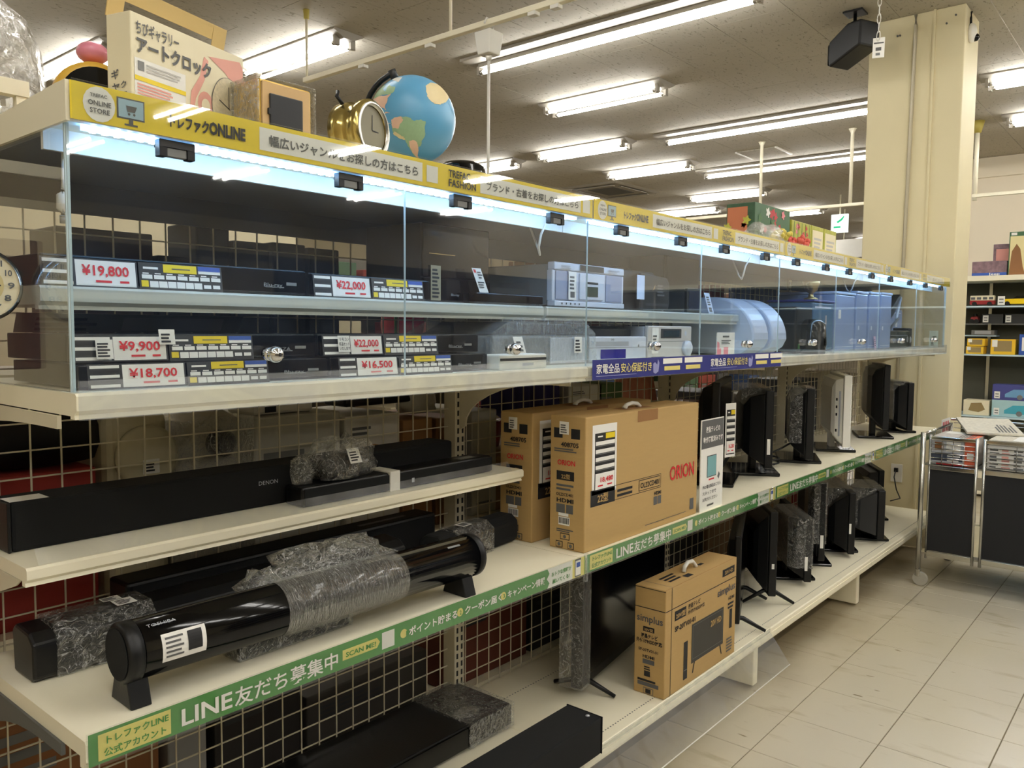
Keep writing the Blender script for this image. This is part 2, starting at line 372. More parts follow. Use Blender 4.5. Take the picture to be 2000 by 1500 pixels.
# ---------------------------------------------------------------- fluorescent lights
HOUS = M('grey enamel light body', (158, 152, 140), 0.5)
def tube_parts(root, x, y0, y1, z, rr=0.0145, single=False):
    n = MB().lathe([(rr, y0 + 0.03), (rr, y1 - 0.03)], TUBEM, 10, (x, 0, z), 'y'); n.build('tube', root, fix=False)
    for (a, b_), c in (((y0, y0 + 0.03), y0 - 0.022), ((y1 - 0.03, y1), y1)):
        s = MB().lathe([(rr * 1.02, a), (rr * 1.02, b_)], CHROME, 10, (x, 0, z), 'y'); s.box((x - 0.02, c, z - 0.02), (x + 0.02, c + 0.022, z + 0.045), HOUS); s.build('socket', root)
def twin(label, x, yc, ln=1.12, group='twin tube ceiling lights'):
    r = thing('fluorescent_light', label, 'ceiling light', (x, yc, 0), 0, group)
    h = ln / 2
    MB().prism([(-0.125, ZC), (-0.125, ZC - 0.012), (-0.04, ZC - 0.05), (0.04, ZC - 0.05), (0.125, ZC - 0.012), (0.125, ZC)], 'y', -h - 0.06, h + 0.06, HOUS).build('housing', r)
    for s in (-0.068, 0.068): tube_parts(r, s, -h, h, ZC - 0.075)
    return r
def single(label, x, y0, y1):
    r = thing('fluorescent_light', label, 'ceiling light', (x, (y0 + y1) / 2, 0), 0, 'long single tube ceiling lights')
    h = (y1 - y0) / 2
    MB().box((-0.15, -h - 0.08, ZC - 0.022), (0.11, h + 0.08, ZC), HOUS).build('housing', r, bevel=0.004)
    MB().box((-0.03, -h, ZC - 0.05), (0.03, h, ZC - 0.02), HOUS).build('channel', r)
    tube_parts(r, 0, -h, h, ZC - 0.08, 0.017)
    return r
single('longest nearest single-tube light, crossing the top edge above the pull cord', 4.235, 0.92, 3.12)
single('single-tube light that runs behind the upper part of the pillar', 7.2, 1.13, 3.19)
single('farther single-tube light below the other, ending at the pillar', 9.18, 1.72, 3.73)
twin('twin-tube light above the cardboard clock box and gold frame', 3.20, 4.02)
twin('twin-tube light to the right of the white pull cord', 5.53, 2.87)
twin('twin-tube light above the fascia, right of the globe', 7.06, 4.16)
twin('twin-tube light right above the square ceiling air vent', 8.5, 4.16)
twin('twin-tube light behind the red and green gift boxes', 10.83, 4.22)
twin('short stretch of twin-tube light peeping just right of the globe base', 7.14, 5.75)
twin('distant twin-tube light low over the second yellow fascia', 12.02, 5.5)
twin('upper twin-tube light right of the pillar', 7.02, -0.36)
twin('lower twin-tube light right of the pillar', 8.48, -0.28)
twin('twin-tube light beside the yellow clock at the left edge', 2.28, 5.45)
twin('bright twin-tube light low beside the pillar under the exit sign', 19.2, 5.2)
for x, y in ((0.9, 1.6), (-1.4, 2.9), (0.9, 4.6), (15.2, 5.5), (13.1, 4.2), (15.5, 3.0), (17.5, 7.2), (5.5, 7.0), (10.8, 7.2), (2.2, 7.6), (13, 8.5), (17.9, 4.0)):
    twin('twin-tube fluorescent fitting farther back on the store ceiling', x, y)
for x in (-2.6, -0.6, 1.4, 3.4, 5.4):  # unseen rows set closer, with extra fittings added to brighten the floor
    for y in (-0.98, -2.35, -3.75, -5.9, -8.3): twin('twin-tube fluorescent fitting over the aisle behind the viewer', x, y)
for x in (7.6, 9.6):
    for y in (-3.2, -5.9, -8.3): twin('twin-tube fluorescent fitting over the aisle behind the viewer', x, y)

# ================================================================ the shelving
XB = [0.0, 1.2, 2.4, 3.6, 4.93]
gd = thing('retail_gondola', 'long cream steel shelving run with wire mesh back and green front strips', 'shelving', (0, 0, 0))
def lip(mb, x0, x1, y, z0, z1, mat=CREAM):
    """rolled front edge of a steel shelf"""
    mb.prism([(y, z1), (y - 0.004, z1 - 0.004), (y - 0.004, z0 + 0.012), (y + 0.004, z0 + 0.006), (y + 0.002, z0), (y + 0.016, z0), (y + 0.016, z1)], 'x', x0, x1, mat)
for i, x in enumerate(XB):
    u = MB().box((x - 0.02, 0.43, 0.0), (x + 0.02, 0.475, 1.66), CREAMD).build('upright', gd, bevel=0.002)
    s = MB()
    for k in range(58):
        z = 0.16 + k * 0.025
        for dx in (-0.009, 0.009): s.box((x + dx - 0.0028, 0.4285, z), (x + dx + 0.0028, 0.4302, z + 0.015), INK)
    s.build('slots', u, kind='stuff')
    MB().box((x - 0.02, 0.05, 0.012), (x + 0.02, 0.86, 0.19), CREAM).build('foot', gd, bevel=0.004)
for i in range(4):
    x0, x1 = XB[i], XB[i + 1]; a, b_ = x0 + 0.001, x1 - 0.001
    m = MB(); n = round((x1 - x0) / 0.0515)
    for k in range(1, n): 
        x = x0 + (x1 - x0) * k / n; m.tube([(x, 0.456, 0.25), (x, 0.456, 1.60)], 0.0019, CREAMD, 4, False)
    for k in range(28): m.tube([(x0 + 0.02, 0.459, 0.262 + 0.0495 * k), (x1 - 0.02, 0.459, 0.262 + 0.0495 * k)], 0.0019, CREAMD, 4, False)
    m.build('wire_mesh', gd, kind='stuff', fix=False)
    # base deck
    d = MB().box((a, 0.016, 0.225), (b_, 0.47, 0.243), CREAM); lip(d, a, b_, 0.0, 0.196, 0.243)
    d.box((a, -0.007, 0.212), (b_, -0.003, 0.226), CREAM)
    dk = d.build('base_shelf', gd)
    ps = MB()
    for k in range(int((x1 - x0) / 0.0125)): ps.box((x0 + 0.006 + k * 0.0125, 0.030, 0.2431), (x0 + 0.0105 + k * 0.0125, 0.033, 0.2436), INKG)
    for k in range(int((x1 - x0) / 0.0125)): ps.box((x0 + 0.006 + k * 0.0125, 0.36, 0.2431), (x0 + 0.0105 + k * 0.0125, 0.363, 0.2436), INKG)
    ps.build('perforation', dk, kind='stuff')
    # middle deck
    d = MB().box((a, 0.016, 0.732), (b_, 0.43, 0.757), CREAM); lip(d, a, b_, 0.0, 0.716, 0.757); d.build('middle_shelf', gd)
    # rear decks of the other side
    MB().box((a, 0.485, 0.225), (b_, 0.9, 0.243), CREAM).build('rear_shelf', gd)
    MB().box((a, 0.485, 0.732), (b_, 0.9, 0.757), CREAM).build('rear_shelf', gd)
    MB().box((a, 0.485, 1.215), (b_, 0.85, 1.24), CREAM).build('rear_shelf', gd)
    # price rail of clear plastic
    MB().box((a, -0.0075, 0.717), (b_, -0.0058, 0.769), RAIL).build('price_rail', gd)
for x in XB:
    for z, d, q in ((0.732, 0.36, 0.11), (1.205, 0.38, 0.035 if x < 0.1 else 0.13)):
        pts = [(0.43, z), (0.43 - d, z), (0.43 - d, z - 0.018)] + [(0.43 - d + 0.06 + (d - 0.08) * math.sin(t * PI / 16), z - 0.018 - q * (1 - math.cos(t * PI / 16))) for t in range(0, 9)] + [(0.43, z - 0.03 - q)]
        MB().prism(pts, 'x', x - 0.003, x + 0.003, CREAMD if x > 0.1 or z > 1 else DGREY).build('bracket', gd)
MB().box((-0.35, 0.452, 1.73), (0.12, 0.475, 1.757), CREAM).build('top_rail', gd)
MB().box((0.10, 0.455, 1.60), (0.116, 0.472, 1.7295), CREAM).build('rail_post', gd)
def green_strip(x0, x1):
    y = -0.0045; k = (x1 - x0) / 1.2
    P = Panel(gd, (x0, y, 0), FX, FU)
    P.rect(0.004, 0.7195, x1 - x0 - 0.002, 0.766, GREEN, 0)
    P.rect(0.017, 0.724, 0.122, 0.7615, PYEL)
    P.text('トレファクLINE', 0.024, 0.7465, 0.0128, GREEN, 0.09); P.text('公式アカウント', 0.024, 0.729, 0.0128, GREEN, 0.09)
    P.text('LINE', 0.136, 0.7295, 0.036, PAPER, 0.084, bold=0.02); P.text('友だち募集中', 0.226, 0.7295, 0.032, PAPER, 0.203, bold=0.012)
    P.poly([(0.441, 0.7345), (0.521, 0.7345), (0.528, 0.744), (0.521, 0.7535), (0.441, 0.7535)], PYEL); P.text('SCAN ME!', 0.447, 0.7395, 0.0125, GREEN, 0.07)
    P.rect(0.533, 0.727, 0.564, 0.759, PAPER)
    for n, (u, s, wd) in enumerate(((0.588, 'ポイント貯まる', 0.135), (0.745, 'クーポン届く', 0.118), (0.883, 'キャンペーン情報', 0.135))):
        P.disc(u, 0.7425, 0.0088, PYEL); P.text(str(n + 1), u - 0.003, 0.738, 0.0125, GREEN, 0.006); P.text(s, u + 0.012, 0.7355, 0.0185, PAPER, wd)
    P.poly([(1.042, 0.7195), (1.05, 0.731), (1.04, 0.7425), (1.05, 0.754), (1.042, 0.766), (1.143, 0.766), (1.143, 0.7195)], PAPER)
    P.text('おトクな情報が', 1.056, 0.7455, 0.0115, GREEN, 0.08); P.text('届いてくる!', 1.06, 0.728, 0.0115, GREEN, 0.07)
    P.rect(1.143, 0.7195, 1.194, 0.766, PYEL); P.rect(1.152, 0.721, 1.178, 0.7655, INKG, 2); P.rect(1.154, 0.725, 1.176, 0.7615, PAPER, 3); P.rect(1.157, 0.745, 1.173, 0.757, BLUE, 4)
    return P.build('green_strip')
for i in range(4): green_strip(XB[i], min(XB[i + 1], XB[i] + 1.2))
cl = MB().box((1.196, -0.010, 0.70), (1.204, -0.001, 0.772), ACRYL).build('rail_clip', gd)

# ================================================================ the glass showcases
def yellow_strip(parent, x0, x1):
    P = Panel(parent, (x0, -0.0135, 0), FX, FU); zb, zt = 1.5985, 1.6475; zm = (zb + zt) / 2
    P.rect(0.0, zb, x1 - x0 - 0.006, zt, YEL, 0)
    P.disc(0.037, zm, 0.021, PAPER, n=18, ry=0.023)
    P.text('ONLINE', 0.022, zm - 0.002, 0.009, INKG, 0.03); P.text('STORE', 0.024, zm - 0.012, 0.009, INKG, 0.026); P.text('TREFAC', 0.025, zm + 0.009, 0.006, INKG, 0.022)
    P.rect(0.060, zm - 0.012, 0.098, zm + 0.016, INKG); P.rect(0.062, zm - 0.010, 0.096, zm + 0.014, M('pale blue print', (160, 190, 205), 0.5), 2)
    P.rect(0.076, zm - 0.018, 0.082, zm - 0.012, INKG); P.rect(0.070, zm - 0.0205, 0.088, zm - 0.018, INKG)
    P.poly([(0.072, zm + 0.006), (0.087, zm + 0.006), (0.084, zm - 0.002), (0.074, zm - 0.002)], INKG, 3); P.disc(0.076, zm - 0.005, 0.0018, INKG, 3, 8); P.disc(0.083, zm - 0.005, 0.0018, INKG, 3, 8)
    P.text('トレファク', 0.130, zm - 0.009, 0.02, INK, 0.060, bold=0.04); P.text('ONLINE', 0.194, zm - 0.009, 0.024, INK, 0.060, bold=0.05)
    P.rect(0.279, zb + 0.007, 0.628, zt - 0.007, PAPER); P.text('幅広いジャンルをお探しの方はこちら', 0.295, zm - 0.008, 0.0185, INKG, 0.32)
    P.rect(0.639, zb + 0.009, 0.669, zt - 0.009, PAPER)
    P.text('TREFAC', 0.697, zm + 0.002, 0.02, INK, 0.062, bold=0.02); P.text('FASHION', 0.697, zm - 0.016, 0.02, INK, 0.078, bold=0.02)
    P.rect(0.790, zb + 0.007, 1.144, zt - 0.007, PAPER); P.text('ブランド・古着をお探しの方はこちら', 0.806, zm - 0.008, 0.0185, INKG, 0.325)
    P.rect(1.153, zb + 0.009, 1.183, zt - 0.009, PAPER)
    return P.build('yellow_strip')
SCL = ['nearest glass showcase, at the left end, holding stacked disc recorders', 'second glass showcase from the left, with the navy sign along its front',
       'third glass showcase, holding pale translucent upright panels', 'last glass showcase, beside the cream pillar']
def showcase(i):
    x0, x1 = XB[i], XB[i + 1]; a, b_ = x0 + 0.0015, x1 - 0.0015
    r = thing('glass_showcase', SCL[i], 'showcase', (0, 0, 0), 0, 'glass showcases on top of the shelving')
    d = MB().box((a, 0.016, 1.207), (b_, 0.43, 1.2385), CREAM); lip(d, a, b_, 0.0, 1.203, 1.2385); d.build('floor_panel', r)
    d = MB().box((a, 0.004, 1.602), (b_, 0.45, 1.622), CREAM); d.box((a, -0.010, 1.598), (b_, 0.004, 1.648), CREAM); d.build('top_panel', r)
    if i == 0: MB().prism([(-0.010, 1.596), (0.45, 1.596), (0.45, 1.63), (0.02, 1.648), (-0.010, 1.648)], 'x', -0.004, 0.001, CREAM).build('side_flange', r)
    yellow_strip(r, x0, x1)
    MB().box((a, -0.0165, 1.597), (b_, -0.0155, 1.6495), film('sign cover', ior=1.5, milk=0.01)).build('sign_cover', r)
    # light strip behind the front edge, and the white lip it lights up
    MB().box((x0 + 0.03, 0.016, 1.5945), (x1 - 0.03, 0.030, 1.6015), LEDM).build('light_strip', r)
    s = MB(); n = int((x1 - x0 - 0.08) / 0.0165)
    for k in range(n): s.box((x0 + 0.04 + k * 0.0165, 0.019, 1.5925), (x0 + 0.047 + k * 0.0165, 0.026, 1.5944), LEDH)
    s.build('led_chips', r, kind='stuff', fix=False)
    MB().box((a, 0.080, 1.572), (b_, 0.088, 1.602), WHITE).build('light_baffle', r)
    MB().box((a, 0.088, 1.590), (b_, 0.45, 1.602), M('grey underside', (120, 124, 130), 0.4)).build('underside', r)
    MB().box((a, 0.440, 1.535), (b_, 0.449, 1.590), M('grey back plate', (96, 99, 104), 0.5)).build('back_plate', r)
    ACR = MB().box((a, -0.0125, 1.203), (b_, -0.0108, 1.256), SRAIL); ACR.build('price_rail', r)
    wd = (x1 - x0) / 2
    for j in range(2):
        p0 = x0 + wd * j + 0.001; p1 = x0 + wd * (j + 1) - 0.001
        g = MB(); y0, y1, z0, z1 = 0.003, 0.006, 1.240, 1.594
        g.add([(p0, y0, z0), (p1, y0, z0), (p1, y0, z1), (p0, y0, z1)], [(0, 1, 2, 3)], GLASS)
        g.add([(p0, y1, z0), (p1, y1, z0), (p1, y1, z1), (p0, y1, z1)], [(3, 2, 1, 0)], GLASS)
        for q0, q1 in (((p0, y0, z0), (p0, y1, z1)), ((p1, y0, z0), (p1, y1, z1))):
            g.add([q0, (q0[0], q1[1], q0[2]), q1, (q0[0], q0[1], q1[2])], [(0, 1, 2, 3)], GEDGE)
        g.add([(p0, y0, z0), (p1, y0, z0), (p1, y1, z0), (p0, y1, z0)], [(3, 2, 1, 0)], GEDGE)
        gl = g.build('glass_door', r, fix=False)
        for fx in (0.25, 0.78):
            hx = p0 + (p1 - p0) * fx; hb = MB()
            hb.box((hx - 0.027, -0.004, 1.586), (hx + 0.027, 0.010, 1.5965), CHAR); hb.box((hx - 0.027, -0.004, 1.572), (hx - 0.015, 0.010, 1.586), BLACK)
            hb.box((hx + 0.015, -0.004, 1.572), (hx + 0.027, 0.010, 1.586), BLACK); hb.box((hx - 0.015, -0.002, 1.5735), (hx + 0.015, 0.009, 1.586), GREY)
            hb.build('hinge', gl, bevel=0.001)
        kx = (p0 + p1) / 2; kb = MB(); kb.lathe([(0.011, 0.001), (0.011, -0.008), (0.006, -0.010)], CHROME, 16, (kx, 0, 1.286), 'y'); kb.sphere((kx, -0.019, 1.286), 0.0135, CHROME, 16)
        kb.box((kx - 0.0015, -0.034, 1.283), (kx + 0.0015, -0.032, 1.289), INK); kb.build('lock_knob', gl)
    if i in (0, 3):
        x = 0.001 if i == 0 else x1 - 0.006
        g = MB(); g.box((x, 0.012, 1.24), (x + 0.005, 0.43, 1.597), GLASS); g.box((x - 0.0004, 0.008, 1.24), (x + 0.0054, 0.012, 1.597), GEDGE); g.build('side_glass', r, fix=False)
    return r
SH = [showcase(i) for i in range(4)]
for i in (0, 1):
    d = MB().box((XB[i] + 0.012, 0.156, 1.36), (XB[i + 1] - 0.001, 0.43, 1.388), M('lit cream shelf', (214, 216, 210), 0.4, var=0.03)); lip(d, XB[i] + 0.012, XB[i + 1] - 0.001, 0.14, 1.353, 1.388, _M['lit cream shelf']); d.build('inner_shelf', SH[i])
    MB().box((XB[i] + 0.012, 0.130, 1.352), (XB[i + 1] - 0.001, 0.1315, 1.392), RAIL).build('inner_price_rail', SH[i])
# navy sign in the rail of the second showcase
P = Panel(SH[1], (1.2, -0.0132, 0), FX, FU)
P.rect(0.004, 1.205, 1.193, 1.255, NAVY, 0)
for q, wd in ((0.0, 0.33), (0.62, 0.30)):
    P.text('家電全品', 0.018 + q, 1.222, 0.026, PAPER, 0.105, bold=0.012); P.text('安心保証付き', 0.13 + q, 1.222, 0.026, M('gold print', (222, 206, 120), 0.5), 0.155, bold=0.012)
    P.rect(0.02 + q, 1.213, 0.21 + q, 1.2145, M('pale violet print', (150, 152, 200), 0.6)); P.poly([(0.298 + q, 1.214), (0.31 + q, 1.21), (0.325 + q, 1.216), (0.33 + q, 1.24), (0.322 + q, 1.25), (0.318 + q, 1.235), (0.306 + q, 1.242), (0.296 + q, 1.238)], _M['pale violet print'])
    for s in (0.35, 0.475):
        P.rect(s + q, 1.236, s + 0.11 + q, 1.251, PAPER); P.rect(s + 0.008 + q, 1.217, s + 0.098 + q, 1.229, _M['gold print'])
P.build('navy_sign')
# white cable hanging inside the near end
cbl = MB(); cbl.tube([(0.035, 0.10, 1.588), (0.034, 0.10, 1.54), (0.033, 0.10, 1.522)], 0.0028, WHITE, 6); cbl.tube([(0.033, 0.10, 1.524), (0.033, 0.10, 1.515), (0.032, 0.10, 1.495), (0.032, 0.10, 1.484)], [0.003, 0.0085, 0.008, 0.005], WHITE, 8); cbl.tube([(0.032, 0.1, 1.486), (0.032, 0.1, 1.475)], 0.0045, GREY, 6)
tag(cbl.build('power_cable'), 'white plug cable hanging inside the near end of the glass showcase', 'cable')
for n, (x, wh) in enumerate(((1.12, 'first'), (2.30, 'second'), (3.5, 'third'))):
    cbl = MB(); cbl.tube([(x, 0.07, 1.588), (x + 0.005, 0.09, 1.56), (x + 0.01, 0.1, 1.53), (x + 0.04, 0.12, 1.515), (x + 0.06, 0.14, 1.53), (x + 0.05, 0.16, 1.588)], 0.003, WHITE, 6)
    tag(cbl.build('power_cable'), ['looped white cable near the joint of first and second showcase', 'looped white cable near the joint of second and third showcase', 'looped white cable near the joint of third and last showcase'][n], 'cable')

# unseen shelving added across the aisle to darken the glass reflections
t = thing('unseen_gondola', 'cream shelving across the aisle, behind the viewer', 'shelving', (-2.0, -3.1, 0)); MB().box((0, 0.0, 0), (8.0, 0.04, 1.75), M('dark back panel', (70, 66, 58), 0.7)).build('back_panel', t)
for z in (0.15, 0.6, 1.05, 1.45): MB().box((0, 0.04, z), (8.0, 0.45, z + 0.03), CREAM).build('shelf', t)
rr = random.Random(77); cl_ = [(60, 58, 60), (90, 70, 54), (46, 54, 76), (120, 112, 100)]
for z in (0.6, 1.05, 1.45):
    gb = MB(); x = 0.05
    while x < 7.7: 
        w_ = rr.uniform(.2, .5); gb.box((x, 0.06, z + 0.0305), (x + w_, 0.36, z + rr.uniform(.15, .38 if z < 1.4 else .28)), M('far goods %d' % rr.randrange(4), cl_[rr.randrange(4)], 0.7)); x += w_ + 0.03
    gb.build('shelf_goods', t, kind='stuff')

# ================================================================ goods inside the showcases
def barcode(P, a, b, w_, h_, k=2):
    P.rect(a, b, a + w_, b + h_, PAPER, k); x = a + 0.06 * w_
    while x < a + w_ * 0.93:
        q = w_ * random.uniform(0.02, 0.06); P.rect(x, b + 0.18 * h_, x + q, b + 0.9 * h_, INK, k + 1); x += q + w_ * random.uniform(0.02, 0.06)
def rows(P, a, b, w_, h_, n, mat=INKG, k=2, fill=0.55, rag=0.35):
    for i in range(n):
        y = b + h_ * (n - 1 - i) / n; P.rect(a, y, a + w_ * random.uniform(1 - rag, 1), y + h_ / n * fill, mat, k)
def price_board(root, x0, xa, xb, x1, y, z, h, price, tilt=0.14, brand=True):
    """stock list, red price and specification table along the front of a recorder"""
    u = (0, tilt, 1); P = Panel(root, (0, y, z), FX, u)
    P.rect(x0, 0, xb - 0.002, h, CHAR, 0)
    for i in range(5): P.rect(x0 + 0.003, h * (0.06 + 0.19 * i), xa - 0.004, h * (0.06 + 0.19 * i) + h * 0.12, PAPER if i % 2 == 0 else INK, 1)
    P.rect(xa, h * 0.05, xb - 0.005, h * 0.95, PAPER); P.text(price, xa + (xb - xa) * 0.1, h * 0.42, h * 0.50, RED, (xb - xa) * 0.74, bold=0.02)
    P.rect(xa + (xb - xa) * 0.3, h * 0.17, xa + (xb - xa) * 0.55, h * 0.25, RED, 2); P.rect(xa + (xb - xa) * 0.68, h * 0.17, xa + (xb - xa) * 0.83, h * 0.25, RED, 2)
    P.build('price_tag')
    P = Panel(root, (0, y - 0.001, z), FX, u); w_ = x1 - xb
    P.rect(xb, -0.002, x1, h, CHAR, 0); P.rect(xb + w_ * 0.28, h * 0.66, xb + w_ * 0.68, h * 0.97, YEL); P.rect(xb + w_ * 0.70, h * 0.78, x1 - w_ * 0.02, h * 0.97, BLUE); P.rect(xb + w_ * 0.70, h * 0.68, x1 - w_ * 0.02, h * 0.80, PAPER)
    P.rect(xb + w_ * 0.38, h * 0.79, xb + w_ * 0.6, h * 0.83, INKG, 2)
    if brand: P.rect(xb + w_ * 0.05, h * 0.76, xb + w_ * 0.22, h * 0.84, PAPER)
    for c in range(7):
        P.rect(xb + w_ * (0.03 + 0.138 * c), h * 0.40, xb + w_ * (0.03 + 0.138 * c) + w_ * 0.118, h * 0.55, PAPER); P.rect(xb + w_ * (0.04 + 0.138 * c), h * 0.58, xb + w_ * (0.04 + 0.138 * c) + w_ * 0.07, h * 0.62, PAPER)
    P.rect(xb + w_ * 0.02, h * 0.10, xb + w_ * 0.10, h * 0.33, YEL)
    for c in range(6): P.rect(xb + w_ * (0.115 + 0.105 * c), h * 0.08, xb + w_ * (0.115 + 0.105 * c) + w_ * 0.097, h * 0.32, PAPER)
    for c in range(2): P.rect(xb + w_ * (0.76 + 0.115 * c), h * 0.12, xb + w_ * (0.76 + 0.115 * c) + w_ * 0.09, h * 0.26, PAPER)
    P.build('spec_card')
def recorder(label, x0, x1, y, z, h, d, cards, price, mat=GLOSS, words='Blu-ray'):
    r = thing('disc_recorder', label, 'recorder', (0, 0, 0), 0, 'disc recorders in the nearest showcase')
    MB().box((x0, y + 0.006, z + 0.003), (x1, y + d, z + h), SATIN).build('body', r, bevel=0.0015)
    MB().box((x0 + 0.001, y, z + 0.003), (x1 - 0.001, y + 0.0055, z + h - 0.002), mat).build('front_panel', r, bevel=0.001)
    for fx in (x0 + 0.03, x1 - 0.03): MB().lathe([(0.01, z), (0.01, z + 0.003)], BLACK, 10, (fx, y + 0.05, 0)).build('foot', r)
    P = Panel(r, (0, y, z), FX, FU); P.rect(x1 - 0.045, h * 0.40, x1 - 0.022, h * 0.52, GREY); P.rect(x1 - 0.09, h * 0.30, x1 - 0.05, h * 0.34, GREY); P.rect(x0 + 0.02, h * 0.12, x1 - 0.02, h * 0.135, CHAR)
    if words: P.text(words, x1 - 0.095, h * 0.33, h * 0.2, GREY, 0.04)
    P.build('front_print')
    price_board(r, *cards, price)
    return r
recorder('black disc recorder at the left end of the inner shelf, tagged 19,800 yen', 0.03, 0.50, 0.175, 1.388, 0.050, 0.22, (0.023, 0.072, 0.169, 0.315, 0.160, 1.389, 0.044), '¥19,800')
recorder('black disc recorder left of the tall console on the inner shelf, tagged 22,000 yen', 0.51, 0.83, 0.175, 1.388, 0.048, 0.22, (0.508, 0.553, 0.653, 0.80, 0.160, 1.389, 0.044), '¥22,000')
recorder('bottom black recorder of the left stack, tagged 18,700 yen', 0.025, 0.455, 0.048, 1.239, 0.036, 0.24, (0.032, 0.080, 0.178, 0.32, 0.030, 1.240, 0.036), '¥18,700')
r = recorder('upper black recorder of the left stack, with a stock label, tagged 9,900 yen', 0.018, 0.437, 0.060, 1.2755, 0.042, 0.23, (0.020, 0.076, 0.159, 0.303, 0.048, 1.278, 0.038), '¥9,900', words='REGZA')
P = Panel(r, (0, 0.046, 1.278), FX, (0, .14, 1)); P.rect(0.050, 0.004, 0.074, 0.032, PAPER, 3); rows(P, 0.052, 0.007, 0.020, 0.022, 5, INK, 4); P.rect(0.143, 0.024, 0.168, 0.047, PAPER, 4); rows(P, 0.146, 0.027, 0.018, 0.016, 3, INK, 5); P.build('stock_label')
recorder('bottom black recorder of the right stack, with white deck beside it, tagged 16,500 yen', 0.462, 0.885, 0.048, 1.239, 0.037, 0.24, (0.466, 0.508, 0.61, 0.755, 0.030, 1.240, 0.036), '¥16,500')
r = recorder('upper black recorder of the right stack, tagged 22,000 yen', 0.444, 0.868, 0.060, 1.2765, 0.041, 0.23, (0.444, 0.507, 0.587, 0.732, 0.048, 1.279, 0.037), '¥22,000')
P = Panel(r, (0, 0.046, 1.279), FX, (0, .14, 1)); P.rect(0.476, 0.006, 0.503, 0.036, PAPER, 3); P.text('リモコン', 0.478, 0.027, 0.007, INK, 0.022, k=5); P.text('新品セット', 0.478, 0.018, 0.007, INK, 0.023, k=5); P.text('いたします', 0.478, 0.010, 0.007, INK, 0.023, k=5); P.build('stock_label')
# leaflet tucked under the inner shelf
P = Panel(None, (0.03, 0.30, 1.318), FX, (0, -0.55, 1)); P.rect(0, 0, 0.40, 0.036, GREY, 0); rows(P, 0.03, 0.004, 0.12, 0.028, 3, CHAR, 1); P.rect(0.17, 0.004, 0.36, 0.03, M('mid grey print', (140, 140, 138), 0.6), 1)
tag(P.build('leaflet'), 'grey printed leaflet under the inner shelf of the nearest showcase', 'leaflet')
# tall black tower
t = thing('black_console', 'tall glossy black console with a spec sticker on the inner shelf', 'console', (0.84, 0.205, 1.388))
MB().box((0, 0.008, 0.004), (0.225, 0.2, 0.182), SATIN).build('body', t, bevel=0.003); MB().box((0.001, 0, 0.06), (0.224, 0.0075, 0.181), GLOSS).build('front_panel', t, bevel=0.002)
MB().box((0.001, -0.004, 0.004), (0.224, 0.0075, 0.058), GLOSS).build('disc_drawer', t, bevel=0.002)
P = Panel(t, (0, -0.004, 0), FX, FU, 0.0004); P.rect(0.02, 0.006, 0.052, 0.086, M('tan label', (150, 140, 112), 0.6)); rows(P, 0.024, 0.012, 0.024, 0.07, 8, INK, 2); P.text('Blu-ray', 0.085, 0.018, 0.008, GREY, 0.028); P.rect(0.015, 0.112, 0.10, 0.1135, M('brass trim', (190, 160, 100), 0.3, 0.8), 1); P.build('front_print')
t = thing('flat_player', 'flat black player with a leaning white tag beside the tall console', 'player', (0.965, 0.150, 1.388))
MB().box((0, 0.004, 0.003), (0.255, 0.03, 0.0275), GLOSS).build('front_panel', t, bevel=0.003); MB().box((0.004, 0.03, 0.003), (0.251, 0.05, 0.026), SATIN).build('body', t)
P = Panel(t, (0.028, 0.020, 0.028), (1, 0, 0.0), (-0.35, 0.15, 1)); P.rect(0, 0, 0.032, 0.062, PAPER, 0); P.rect(0.003, 0.05, 0.011, 0.058, RED); rows(P, 0.013, 0.036, 0.016, 0.02, 3); rows(P, 0.004, 0.012, 0.024, 0.018, 3); P.build('hang_tag')
# silver stereo
t = thing('mini_stereo', 'silver mini stereo with twin tape window on the inner shelf', 'stereo', (1.272, 0.165, 1.388))
MB().box((0.004, 0.02, 0.006), (0.346, 0.25, 0.116), GREY).build('body', t, bevel=0.004)
MB().box((0, 0, 0.018), (0.35, 0.0195, 0.100), SILVERL).build('front_panel', t, bevel=0.003); MB().box((0.004, -0.004, 0.100), (0.346, 0.02, 0.121), SILVERL).build('control_strip', t, bevel=0.003)
MB().box((0.004, -0.006, 0.004), (0.346, 0.02, 0.018), SILVERL).build('lower_strip', t, bevel=0.002)
for x in (0.012, 0.252): MB().box((x, -0.003, 0.022), (x + 0.085, -0.0005, 0.098), M('grey lavender grille', (150, 156, 178), 0.5)).build('speaker_grille', t, bevel=0.002)
MB().box((0.12, -0.005, 0.024), (0.235, -0.0005, 0.096), SILVERL).build('cassette_door', t, bevel=0.002)
P = Panel(t, (0, -0.0055, 0), FX, FU); P.rect(0.147, 0.033, 0.207, 0.061, M('tape window', (70, 78, 66), 0.2)); P.rect(0.147, 0.068, 0.207, 0.074, INK); P.rect(0.118, 0.1025, 0.235, 0.1185, M('dark display', (30, 48, 60), 0.15)); rows(P, 0.03, 0.104, 0.06, 0.012, 2, SILVER); rows(P, 0.26, 0.104, 0.06, 0.012, 2, SILVER)
for k in range(5): P.disc(0.035 + 0.02 * k, 0.011, 0.003, INK, 2, 8)
P.rect(0.064, 0.022, 0.10, 0.098, PAPER, 2); rows(P, 0.069, 0.05, 0.024, 0.04, 4, INKG, 3); P.rect(0.072, 0.028, 0.092, 0.044, INKG, 3); P.build('front_print')
